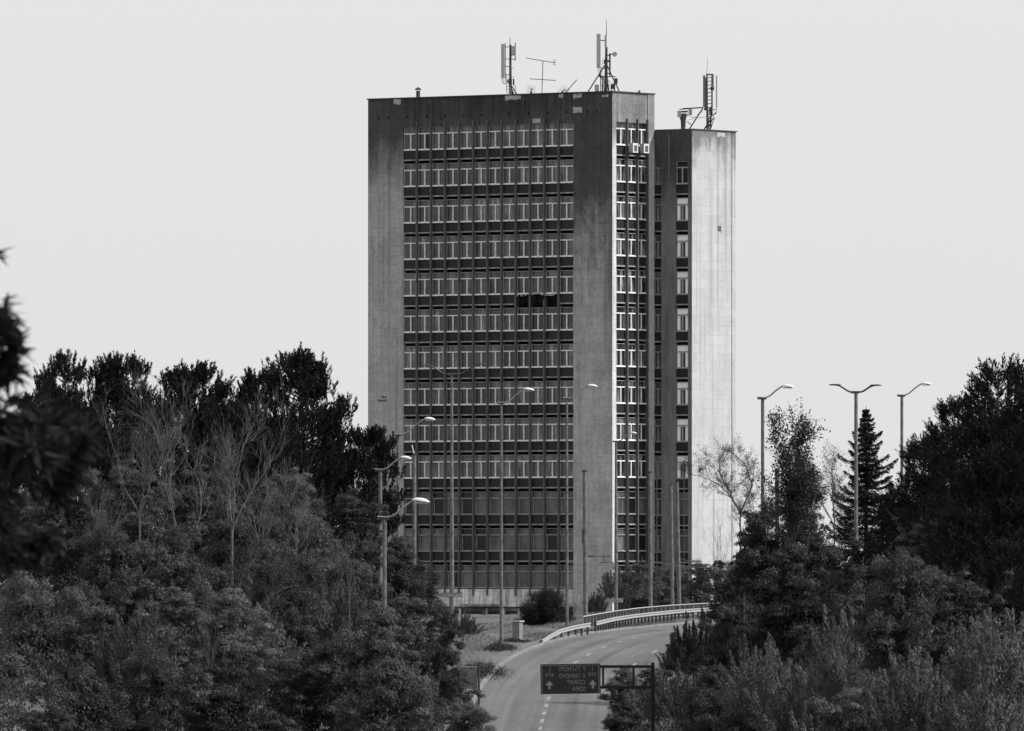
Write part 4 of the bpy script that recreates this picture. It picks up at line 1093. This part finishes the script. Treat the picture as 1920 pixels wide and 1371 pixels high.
for i, (kw, fr, per) in enumerate(((dict(stems=3, nside=12, lean=.5, ang=.8, r0=.13, wander=.22), .6, 12), (dict(stems=3, nside=18, lean=.14, ang=.5, r0=.15, wander=.13, twigs=7), .6, 13), (dict(stems=4, nside=10, lean=.35, ang=.55, r0=.08), .34, 8))):
    tb, tips = bare(130+i, 9, minr=.013, **kw)
    cv = tip_leaves(tips, i, fr, per); reg('semi%d' % i, cv, tb, M_leafd, M_bark, 9, 3.5)

def plant(key, px, D, top, wpx, name, cat, label, group=None, mat=None, bark=None, rot=None):
    c_me, t_me, H0, R0 = TP[key]
    x = (px-960)*D/FPX; zg = gz(x, D); ztop = ZC+(1060-top)*D/FPX
    sxy = (wpx*D/FPX/2)/R0; sz_ = sxy*R.uniform(.95, 1.1)
    r = empty(name, (x, D, zg), R.uniform(0, 6.28) if rot is None else rot, label, cat, group)
    for nm, me in (('crown', c_me), ('trunk', t_me)):
        if me is None: continue
        o = link(nm, me, r); o.scale = (sxy, sxy, sz_); o.location = (0, 0, ztop-zg-H0*sz_)
        mm = mat if nm == 'crown' else bark
        if mm is not None: o.material_slots[0].link = 'OBJECT'; o.material_slots[0].material = mm
    return r
GP = 'black pines on the left skyline'; GB = 'bare twiggy trees on the left bank'; GL = 'broadleaf trees on the left bank'; GS = 'scrub on the right bank'; GC = 'dark conifers on the right'; GH = 'shrubs at the foot of the tower'
T = [
 # skyline pines, left
 ('pine2', 122, 600, 655, 135, 'pine_tree', 'tree', 'open dark pine with sky gaps, leftmost high crown of the left skyline', GP, None, None),
 ('pine1', 220, 590, 660, 160, 'pine_tree', 'tree', 'dense pointed pine second from the left on the skyline', GP, None, None),
 ('pine1', 356, 600, 677, 205, 'pine_tree', 'tree', 'broad flat topped pine behind the pale bare twigs', GP, None, None),
 ('pine0', 480, 620, 690, 150, 'pine_tree', 'tree', 'small pine peak adjoining the tallest pine on its left', GP, None, None),
 ('pine3', 566, 560, 652, 225, 'pine_tree', 'tree', 'tallest dark pine on the left skyline with tufted dome crown', GP, None, None),
 ('pine1', 694, 560, 797, 135, 'pine_tree', 'tree', 'low dark pine reaching in front of the left end of the tower', GP, None, None),
 ('pine3', 622, 590, 825, 200, 'pine_tree', 'tree', 'black low pine mass between the tallest pine and the tower', GP, None, None),
 ('pine0', 55, 620, 735, 70, 'pine_tree', 'tree', 'small distant pine tip near the left edge', GP, None, None),
 ('pine3', 410, 570, 745, 230, 'pine_tree', 'tree', 'shaded pine filling the dip left of the tallest pine', GP, None, None),
 ('pine1', 150, 570, 745, 220, 'pine_tree', 'tree', 'shaded pine under the two leftmost skyline crowns', GP, None, None),
 ('pine1', 20, 560, 790, 160, 'pine_tree', 'tree', 'dark pine behind the blurred branches at the left edge', GP, None, None),
 ('pine3', 520, 540, 800, 220, 'pine_tree', 'tree', 'dark pine skirt below the tallest pine', GP, None, None),
 ('pine3', 262, 575, 745, 150, 'pine_tree', 'tree', 'shaded low pine filling the notch right of the second skyline crown', GP, None, None),
 ('pine0', 90, 585, 705, 90, 'pine_tree', 'tree', 'small pine shoulder left of the leftmost high crown', GP, None, None),
 # left broadleaf, back
 ('leaf0', 660, 530, 905, 190, 'broadleaf_tree', 'tree', 'dark round tree under the low pine beside the left street lamps', GL, 'd', None),
 ('leaf1', 545, 500, 868, 150, 'broadleaf_tree', 'tree', 'grey green round crown in front of the dark pine skirt', GL, None, None),
 ('leaf2', 745, 600, 1000, 110, 'broadleaf_tree', 'tree', 'dark bushy tree at the tower foot behind the paired lamp poles', GL, 'd', None),
 ('leaf3', 600, 480, 955, 190, 'broadleaf_tree', 'tree', 'mid grey tree left of the nearest street lamp', GL, None, None),
 ('leaf4', 440, 490, 935, 190, 'broadleaf_tree', 'tree', 'leafy tree below the fine bare twigs', GL, None, None),
 ('leaf0', 240, 480, 850, 190, 'broadleaf_tree', 'tree', 'speckled tree right of the black blurred branches', GL, None, None),
 ('leaf2', 120, 490, 850, 220, 'broadleaf_tree', 'tree', 'tree behind the black blurred branches', GL, None, None),
 ('leaf1', 20, 480, 865, 190, 'broadleaf_tree', 'tree', 'sparkling tree at the left edge behind the blurred branches', GL, None, None),
 ('leaf3', 335, 470, 960, 200, 'broadleaf_tree', 'tree', 'tree at the middle of the left bank around the forked bare trunk', GL, None, None),
 ('leaf1', 785, 640, 1045, 90, 'broadleaf_tree', 'tree', 'dark shrubby tree covering the lower left windows', GL, 'd', None),
 ('leaf4', 520, 450, 1010, 190, 'broadleaf_tree', 'tree', 'glittering crown left of the nearest lamp pole', GL, None, None),
 ('leaf2', 650, 470, 1040, 170, 'broadleaf_tree', 'tree', 'crown just left of the base of the nearest lamp pole', GL, None, None),
 ('leaf0', 760, 590, 1105, 140, 'broadleaf_tree', 'tree', 'tree at the right shoulder of the left bank', GL, None, None),
 ('leaf3', 826, 660, 1125, 80, 'broadleaf_tree', 'tree', 'small dark tree covering the foot of the two armed lamp', GL, 'd', None),
 # left front rows
 ('leaf4', 60, 430, 1068, 210, 'broadleaf_tree', 'tree', 'pale topped tree under the black branches at the left edge', GL, 'l', None),
 ('leaf1', 190, 420, 1110, 210, 'broadleaf_tree', 'tree', 'tree in the lower left, right of the pale topped one', GL, None, None),
 ('leaf0', 330, 430, 1090, 200, 'broadleaf_tree', 'tree', 'tree below the forked bare trunk', GL, None, None),
 ('leaf2', 430, 420, 1095, 150, 'broadleaf_tree', 'tree', 'light edged tree left of the centre of the bank', GL, 'l', None),
 ('leaf3', 560, 430, 1110, 200, 'broadleaf_tree', 'tree', 'tree in the middle of the lower left bank', GL, None, None),
 ('leaf1', 700, 520, 1150, 190, 'broadleaf_tree', 'tree', 'soft crown below the paired lamp poles', GL, None, None),
 ('leaf4', 800, 590, 1190, 140, 'broadleaf_tree', 'tree', 'dark leafy tree left of the bare verge', GL, 'd', None),
 ('leaf0', 855, 610, 1245, 110, 'broadleaf_tree', 'tree', 'leafy shrub tree beside the roadside panel', GL, None, None),
 ('leaf2', 20, 400, 1215, 210, 'broadleaf_tree', 'tree', 'tree in the bottom left corner', GL, None, None),
 ('leaf3', 150, 390, 1225, 220, 'broadleaf_tree', 'tree', 'dim tree near the bottom left corner', GL, 'd', None),
 ('leaf4', 290, 400, 1215, 210, 'broadleaf_tree', 'tree', 'dim tree at the bottom, between corner and bank middle', GL, None, None),
 ('leaf1', 420, 390, 1225, 190, 'broadleaf_tree', 'tree', 'dark hollow crown at the bottom of the left bank', GL, 'd', None),
 ('leaf0', 545, 400, 1215, 200, 'broadleaf_tree', 'tree', 'crown at the bottom below the middle of the bank', GL, None, None),
 ('leaf2', 670, 430, 1240, 190, 'broadleaf_tree', 'tree', 'crown at the bottom right part of the left bank', GL, None, None),
 ('leaf3', 780, 450, 1270, 170, 'broadleaf_tree', 'tree', 'lower crown near the road side of the left bank', GL, None, None),
 ('leaf4', 872, 500, 1308, 120, 'broadleaf_tree', 'tree', 'bright leaved shrub overhanging the left road edge at the bottom', GL, 'l', None),
 ('leaf1', 385, 505, 860, 170, 'broadleaf_tree', 'tree', 'dim tree behind the upright pale rods', GL, 'd', None),
 ('leaf3', 300, 500, 900, 180, 'broadleaf_tree', 'tree', 'dim tree between the two tall bare ones', GL, 'd', None),
 ('leaf0', 500, 495, 900, 150, 'broadleaf_tree', 'tree', 'dim tree at the foot of the pine skirt', GL, 'd', None),
 ('leaf2', 330, 455, 1030, 190, 'broadleaf_tree', 'tree', 'tree hiding the roots of the two tall bare ones', GL, None, None),
 ('leaf4', 205, 455, 985, 190, 'broadleaf_tree', 'tree', 'tree just right of the lower black branches', GL, None, None),
 ('shoot1', 640, 460, 1085, 150, 'scrub_bush', 'bush', 'streaky bush on the left bank below the nearest lamp', GL, None, None),
 ('shoot2', 480, 425, 1150, 170, 'scrub_bush', 'bush', 'streaky bush in the middle of the left bank', GL, None, None),
 ('shoot3', 255, 410, 1165, 170, 'scrub_bush', 'bush', 'streaky bush in the lower left quarter', GL, None, None),
 ('leaf1', -10, 380, 1290, 230, 'broadleaf_tree', 'tree', 'dark foliage cut by the bottom left corner', GL, None, None),
 ('leaf0', 95, 370, 1310, 200, 'broadleaf_tree', 'tree', 'low dark crown on the bottom edge near the left corner', GL, 'd', None),
 # bare
 ('bare1', 262, 470, 700, 230, 'bare_tree', 'tree', 'bare forked tree with sunlit limbs left of centre of the bank', GB, None, None),
 ('bare0', 345, 470, 662, 210, 'bare_tree', 'tree', 'bare tree whose finest twigs reach above the pines', GB, None, None),
 ('bare2', 435, 480, 670, 220, 'bare_tree', 'tree', 'bare tree with many upright pale rods before the shaded pine', GB, None, None),
 ('bare0', 515, 470, 790, 190, 'bare_tree', 'tree', 'low bare tree in front of the pine skirt', GB, None, None),
 ('bare1', 555, 455, 895, 120, 'bare_tree', 'tree', 'curved pale bare boughs above the round grey crown', GB, None, None),
 ('bare3', 745, 560, 1120, 110, 'bare_tree', 'tree', 'thin pale upright stems right of the nearest lamp pole', GB, None, None),
 ('bare3', 655, 450, 1000, 80, 'bare_tree', 'tree', 'small pale forked twigs left of the nearest lamp head', GB, None, None),
 ('bare2', 215, 455, 850, 160, 'bare_tree', 'tree', 'small bare tree right beside the black blurred branches', GB, None, None),
 ('leaf2', 722, 385, 1225, 190, 'broadleaf_tree', 'tree', 'leafy tree at the bottom under the nearest lamp', GL, None, None),
 ('semi2', 1435, 500, 868, 170, 'half_bare_tree', 'tree', 'twiggy tree between the wall edge tree and the upright half bare tree', 'half bare trees right of the tower', None, None),
 ('semi0', 1530, 505, 872, 180, 'half_bare_tree', 'tree', 'twiggy tree right of the upright half bare tree', 'half bare trees right of the tower', None, None),
 ('semi0', 1395, 510, 905, 150, 'half_bare_tree', 'tree', 'low tangled tree at the right edge of the sunny wall', 'half bare trees right of the tower', None, None),
 # right
 ('cedar0', 1872, 470, 668, 300, 'dark_conifer', 'tree', 'tallest dark conifer at the right edge', GC, None, None),
 ('cedar1', 1790, 480, 742, 200, 'dark_conifer', 'tree', 'dark conifer stepping down left of the tallest one', GC, None, None),
 ('cedar2', 1735, 490, 815, 180, 'dark_conifer', 'tree', 'lowest dark conifer shoulder below the rightmost lamp', GC, None, None),
 ('cedar0', 1930, 450, 720, 200, 'dark_conifer', 'tree', 'dark conifer cut by the right picture edge', GC, None, None),
 ('cedar2', 1690, 500, 925, 170, 'dark_conifer', 'tree', 'small dark conifer right of the two armed lamp', GC, None, None),
 ('cedar1', 1840, 450, 860, 330, 'dark_conifer', 'tree', 'broad black conifer skirt at the right edge', GC, None, None),
 ('spruce', 1624, 640, 768, 150, 'spruce_tree', 'tree', 'pointed spruce standing alone against the sky', GC, None, None),
 ('semi1', 1480, 480, 752, 150, 'half_bare_tree', 'tree', 'half bare tree with leafy upright crown in front of the right street lamp', 'half bare trees right of the tower', None, None),
 ('semi0', 1388, 500, 812, 215, 'half_bare_tree', 'tree', 'half bare tree spreading over the sunny wall edge', 'half bare trees right of the tower', None, None),
 ('semi2', 1565, 520, 825, 160, 'half_bare_tree', 'tree', 'sparse twiggy tree left of the spruce', 'half bare trees right of the tower', None, None),
 ('bare3', 1352, 560, 945, 90, 'bare_tree', 'tree', 'leafless dark shrub tree against the foot of the sunny wall', 'half bare trees right of the tower', None, 'b'),
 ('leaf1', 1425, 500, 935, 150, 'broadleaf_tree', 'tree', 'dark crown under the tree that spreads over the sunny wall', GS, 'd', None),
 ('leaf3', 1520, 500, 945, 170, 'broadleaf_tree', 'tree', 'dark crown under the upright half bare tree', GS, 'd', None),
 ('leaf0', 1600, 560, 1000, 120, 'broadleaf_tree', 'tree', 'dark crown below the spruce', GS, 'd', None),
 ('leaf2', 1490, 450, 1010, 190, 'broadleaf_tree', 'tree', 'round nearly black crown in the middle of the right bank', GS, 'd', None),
 ('cedar1', 1392, 560, 1060, 110, 'dark_conifer', 'tree', 'feathery dark conifer at the far end of the guardrail', GC, None, None),
 ('leaf0', 1738, 470, 962, 150, 'scrub_bush', 'bush', 'pale grey bush below the dark conifer shoulder', GS, 'l', None),
 ('leaf4', 1690, 400, 1030, 200, 'broadleaf_tree', 'tree', 'dim leafy tree under the pale grey bush', GS, None, None),
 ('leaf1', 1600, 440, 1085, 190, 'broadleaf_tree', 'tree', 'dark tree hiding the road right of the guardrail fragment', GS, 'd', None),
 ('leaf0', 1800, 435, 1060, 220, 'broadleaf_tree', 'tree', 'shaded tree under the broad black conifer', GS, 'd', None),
 ('cedar0', 1900, 445, 1010, 200, 'dark_conifer', 'tree', 'low dark conifer at the right edge above the pale bush', GC, None, None),
 ('shoot1', 1300, 640, 1160, 110, 'scrub_bush', 'bush', 'spiky dark bush leaning over the road bend', GS, 'd', None),
 ('shoot2', 1275, 645, 1200, 80, 'scrub_bush', 'bush', 'feathery bush at the right road edge', GS, 'd', None),
 ('leaf2', 1360, 560, 1165, 150, 'broadleaf_tree', 'tree', 'dark tree right of the feathery road edge bush', GS, 'd', None),
 ('leaf3', 1470, 480, 1160, 190, 'broadleaf_tree', 'tree', 'black leafy hollow in the right bank', GS, 'd', None),
 ('leaf3', 1182, 600, 1312, 90, 'scrub_bush', 'bush', 'dark bush behind the direction sign frame', GS, 'd', None),
 ('shoot0', 1262, 590, 1262, 130, 'scrub_bush', 'bush', 'grassy bush right of the sign post', GS, None, None),
 ('leaf2', 1345, 500, 1240, 170, 'scrub_bush', 'bush', 'bright tipped bush in the lower right bank, nearest the sign', GS, 'l', None),
 ('shoot2', 1440, 460, 1225, 170, 'scrub_bush', 'bush', 'bush with fine upright shoots right of the bright tipped one', GS, 'l', None),
 ('leaf0', 1540, 440, 1165, 190, 'scrub_bush', 'bush', 'wide leafy bush under the black hollow', GS, None, None),
 ('shoot0', 1650, 430, 1150, 190, 'scrub_bush', 'bush', 'bush in the middle of the right scrub', GS, None, None),
 ('leaf3', 1755, 400, 1185, 190, 'scrub_bush', 'bush', 'dim bush between the middle scrub and the pale corner bush', GS, 'd', None),
 ('shoot2', 1870, 370, 1165, 210, 'scrub_bush', 'bush', 'large pale bush at the right edge', GS, 'l', None),
 ('leaf2', 1178, 580, 1305, 105, 'scrub_bush', 'bush', 'low bush at the bottom beside the road', GS, 'd', None),
 ('leaf3', 1330, 470, 1305, 150, 'scrub_bush', 'bush', 'low leafy bush at the bottom right of the sign post', GS, None, None),
 ('leaf4', 1410, 420, 1290, 190, 'scrub_bush', 'bush', 'bush at the bottom, third from the sign post', GS, None, None),
 ('shoot2', 1510, 400, 1275, 200, 'scrub_bush', 'bush', 'streaky bush at the bottom below the black hollow', GS, 'l', None),
 ('leaf1', 1620, 390, 1260, 210, 'scrub_bush', 'bush', 'pale leafy bush at the bottom right of centre of the scrub', GS, 'l', None),
 ('shoot0', 1730, 380, 1280, 210, 'scrub_bush', 'bush', 'soft bush at the bottom left of the corner', GS, None, None),
 ('shoot1', 1850, 360, 1270, 230, 'scrub_bush', 'bush', 'soft bush in the bottom right corner', GS, None, None),
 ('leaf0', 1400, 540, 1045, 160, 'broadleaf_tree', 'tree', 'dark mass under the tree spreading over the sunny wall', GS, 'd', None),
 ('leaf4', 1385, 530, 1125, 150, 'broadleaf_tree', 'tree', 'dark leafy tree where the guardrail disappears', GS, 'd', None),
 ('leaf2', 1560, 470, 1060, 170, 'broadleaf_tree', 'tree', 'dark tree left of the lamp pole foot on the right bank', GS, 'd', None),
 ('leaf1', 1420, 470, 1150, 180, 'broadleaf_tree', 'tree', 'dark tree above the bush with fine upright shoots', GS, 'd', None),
 ('leaf2', 718, 395, 1128, 180, 'broadleaf_tree', 'tree', 'leafy tree hiding the foot of the nearest lamp pole', GL, None, None),
 ('leaf3', 640, 400, 1165, 180, 'broadleaf_tree', 'tree', 'leafy tree left of the nearest lamp pole foot', GL, None, None),
 ('cedar2', 1366, 640, 1088, 84, 'dark_conifer', 'tree', 'slim dark conifer over the far end of the railing', GC, None, None),
 ('semi0', 455, 432, 1000, 260, 'bare_tree', 'tree', 'dark leaning boughs across the middle of the left bank', GB, 'd', 'b'),
 ('bare3', 395, 405, 1150, 90, 'bare_tree', 'tree', 'thin stems rising from the lower left bank', GB, None, None),
 ('bare3', 812, 500, 1215, 80, 'bare_tree', 'tree', 'wispy pale stems near the bare verge', GB, None, None),
 ('bare1', 640, 470, 985, 120, 'bare_tree', 'tree', 'pale arching twigs just above the glittering crown', GB, None, None),
 ('leaf2', 1170, 606, 1246, 84, 'scrub_bush', 'bush', 'bush seen through the left bay of the sign frame', GS, None, None),
 ('leaf0', 1216, 610, 1243, 90, 'scrub_bush', 'bush', 'bush seen through the right bay of the sign frame', GS, 'l', None),
 ('shoot1', 1430, 415, 1215, 170, 'scrub_bush', 'bush', 'pale streaky bush above the low leafy ones on the right bank', GS, 'l', None),
 ('shoot3', 1590, 420, 1165, 190, 'scrub_bush', 'bush', 'pale streaky bush left of the middle of the right scrub', GS, 'l', None),
 ('shoot2', 1700, 385, 1235, 190, 'scrub_bush', 'bush', 'pale streaky bush before the dim leafy bush', GS, 'l', None),
 # at the tower foot
 ('juniper', 1024, 790, 1099, 100, 'juniper_bush', 'bush', 'round dark juniper beside the bend', GH, None, None),
 ('shoot0', 1165, 890, 1066, 90, 'shrub', 'bush', 'shrub in front of the corner pier', GH, None, None),
 ('leaf1', 1205, 900, 1046, 90, 'shrub', 'bush', 'drooping shrub below the side windows', GH, None, None),
 ('leaf3', 1262, 910, 1052, 90, 'shrub', 'bush', 'shrub behind the close pair of poles', GH, None, None),
 ('leaf0', 1312, 900, 1046, 90, 'shrub', 'bush', 'paler shrub at the foot of the sunny wall', GH, None, None),
 ('leaf4', 1365, 880, 1052, 90, 'shrub', 'bush', 'shrub at the far end of the pedestrian railing', GH, None, None),
 ('shoot2', 1118, 860, 1115, 45, 'shrub', 'bush', 'small shrub right of the thick pole', GH, 'd', None),
 ('shoot1', 868, 720, 1150, 70, 'shrub', 'bush', 'curly shrub at the foot of the two armed lamp', GH, 'd', None),
]
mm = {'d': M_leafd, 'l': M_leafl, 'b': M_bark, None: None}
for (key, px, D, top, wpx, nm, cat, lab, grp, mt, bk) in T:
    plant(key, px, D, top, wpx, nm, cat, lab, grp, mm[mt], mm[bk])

# two dark leaning boughs in the left bank
# weeds round lamp foot and kerb
def clump(name, px, D, wx, wy, h, n, mat, label, cat='weeds', kind=None):
    rng = np.random.default_rng(int(px)); x0 = (px-960)*D/FPX
    x = rng.normal(size=n)*wx; y = rng.normal(size=n)*wy
    hh = h*np.exp(-(x/wx)**2*.5)*rng.uniform(.4, 1, n)
    z = ground(x0+x, D+y)-gz(x0, D)
    C = np.stack([x, y, z+hh*rng.random(n)], -1); Dr = rng.normal(size=(n, 3))*.5+np.array([0, 0, 1.0])
    V, F = leaves(C, Dr, rng.uniform(.12, .3, n), rng.uniform(.02, .05, n), rng)
    o = link(name, np_mesh(name, V, F, mat), None, (x0, D, gz(x0, D)))
    tag(o, label, cat); return o
clump('weed_clump', 940, 693, .55, 1.5, .42, 2600, M_leafd, 'dark weed mound round the foot of the verge lamp')
clump('weed_clump', 900, 668, .9, 3.0, .55, 5000, M_leafd, 'dark weeds along the kerb behind the roadside panel')
clump('weed_clump', 967, 703, .5, .8, .16, 1200, M_leafd, 'low dark weeds at the foot of the cabinet')

# grass (stuff)
rng = np.random.default_rng(5); n = 42000
y = rng.uniform(655, 900, n); x = rc(y)-5.0-np.abs(rng.normal(size=n))*9; keep = x < rc(y)-4.7
x = x[keep]; y = y[keep]; pn = np.sin(x*1.1+y*.07)+np.sin(x*.4-y*.13)+rng.normal(size=len(x))*.6; kp = pn > .2
# the trodden patch stays bare
x = x[kp]; y = y[kp]; n = len(x)
z = ground(x, y); h = rng.uniform(.08, .26, n)
C = np.stack([x, y, z+h*.4], -1)
V, F = leaves(C, rng.normal(size=(n, 3))*.3+np.array([0, 0, 1.0]), h, rng.uniform(.02, .045, n), rng)
tag(link('grass', np_mesh('grass', V, F, M_grass)), 'short dry grass on the verge left of the bend', 'grass', kind='stuff')

# undergrowth that closes the banks between the trees (stuff)
def undergrowth(name, n, y0, y1, side, lab, mat, seed):
    rng = np.random.default_rng(seed); y = rng.uniform(y0, y1, n)
    if side < 0: x = rc(y)-5.6-rng.uniform(0, 1, n)*26
    else: x = rc(y)+roff(y)+.8+rng.uniform(0, 1, n)*30
    lumpz = 1.4+1.1*np.sin(x*.9+y*.05+seed)+.8*np.sin(x*2.3-y*.21)+.5*np.sin(x*.35+y*.31)
    edge = np.clip(((-x+rc(y)-5.4) if side < 0 else (x-rc(y)-roff(y)-.6))/3, .1, 1)
    hh = np.clip(lumpz, .3, 3.4)*edge*rng.random(n)**.6
    C = np.stack([x, y, ground(x, y)+hh], -1)
    V, F = leaves(C, rng.normal(size=(n, 3))*.6+np.array([0, 0, .8]), rng.uniform(.12, .24, n), rng.uniform(.04, .09, n), rng)
    tag(link(name, np_mesh(name, V, F, mat)), lab, 'undergrowth', kind='stuff')
undergrowth('undergrowth', 220000, 330, 655, -1, 'dense dark undergrowth between the trees of the left bank', M_leafd, 1)
undergrowth('undergrowth', 170000, 330, 700, 1, 'dense scrub cover on the right bank', M_leaf, 2)
# far wood along the horizon
rng = np.random.default_rng(9); n = 60000
x = rng.uniform(-220, 260, n); y = 1350+rng.uniform(0, 60, n); top = 7+2.2*np.sin(x*.11)+1.5*np.sin(x*.37+1)+.8*np.sin(x*1.1)
z = ground(x, y)+top*rng.random(n)**.5
V, F = leaves(np.stack([x, y, z], -1), rng.normal(size=(n, 3)), 1.0, .6, rng)
tag(link('far_wood', np_mesh('far_wood', V, F, M_leafd)), 'far off wood along the horizon behind the spruce', 'wood', kind='stuff')

# ------------------------------------------------------------------ blurred near tree at the left edge
D = 88; s_ = D/FPX
bx = (-330-960)*s_; bz = gz(bx, D)
r = empty('near_tree', (bx, D, bz), 0, 'out of focus black tree branches hanging in at the left edge', 'tree')
tb = MB(); zt = ZC+(1060-200)*s_-bz
tb.tube([(0, 0, -.5), (.1, 0, zt*.4), (0, .1, zt*.75), (.15, 0, zt)], [.22, .17, .12, .05], 10)
rng = np.random.default_rng(12); Cs = []; Ds = []; Ls = []
cl = [(-8, 480, 22, 8), (10, 610, 40, 60), (-5, 590, 40, 50), (22, 650, 34, 45), (0, 690, 45, 70), (20, 700, 30, 40), (-30, 640, 60, 90), (40, 820, 60, 90), (0, 800, 60, 90), (100, 800, 50, 60), (150, 815, 38, 60), (120, 870, 48, 110), (80, 850, 50, 90), (165, 830, 26, 40), (110, 925, 36, 60), (30, 890, 50, 60), (60, 1025, 42, 90), (95, 1015, 26, 50), (20, 1040, 36, 60), (10, 985, 40, 40), (-10, 940, 50, 60), (130, 890, 30, 50), (60, 770, 40, 25)]
for (px, py, rad, nl) in cl:
    c0 = np.array([(px-960)*s_-bx, rng.normal()*.3, ZC+(1060-py)*s_-bz]); rr = rad*s_
    # twig from trunk
    a = Vector((0, 0, float(c0[2])+.1)); b_ = Vector(c0)
    tb.tube([a, a.lerp(b_, .5)+Vector((0, 0, .25)), b_], [.045, .028, .01], 5, cap=False)
    d = unit(rng.normal(size=(nl*2-nl//2, 3))*np.array([1, 1, 1.0])); p = c0+d*rr*rng.uniform(.1, 1.15, (nl*2-nl//2, 1))
    Cs.append(p); Ds.append(d*.9+np.array([.25, 0, -.25])+rng.normal(size=d.shape)*.35)
C = np.concatenate(Cs); Dr = np.concatenate(Ds); m = len(C)
V, F = leaves(C, Dr, rng.uniform(.14, .27, m), rng.uniform(.03, .06, m), rng)
link('crown', np_mesh('crown', V, F, M_fore), r)
tb.build('trunk', simple('bark_black', .02, .95), r)
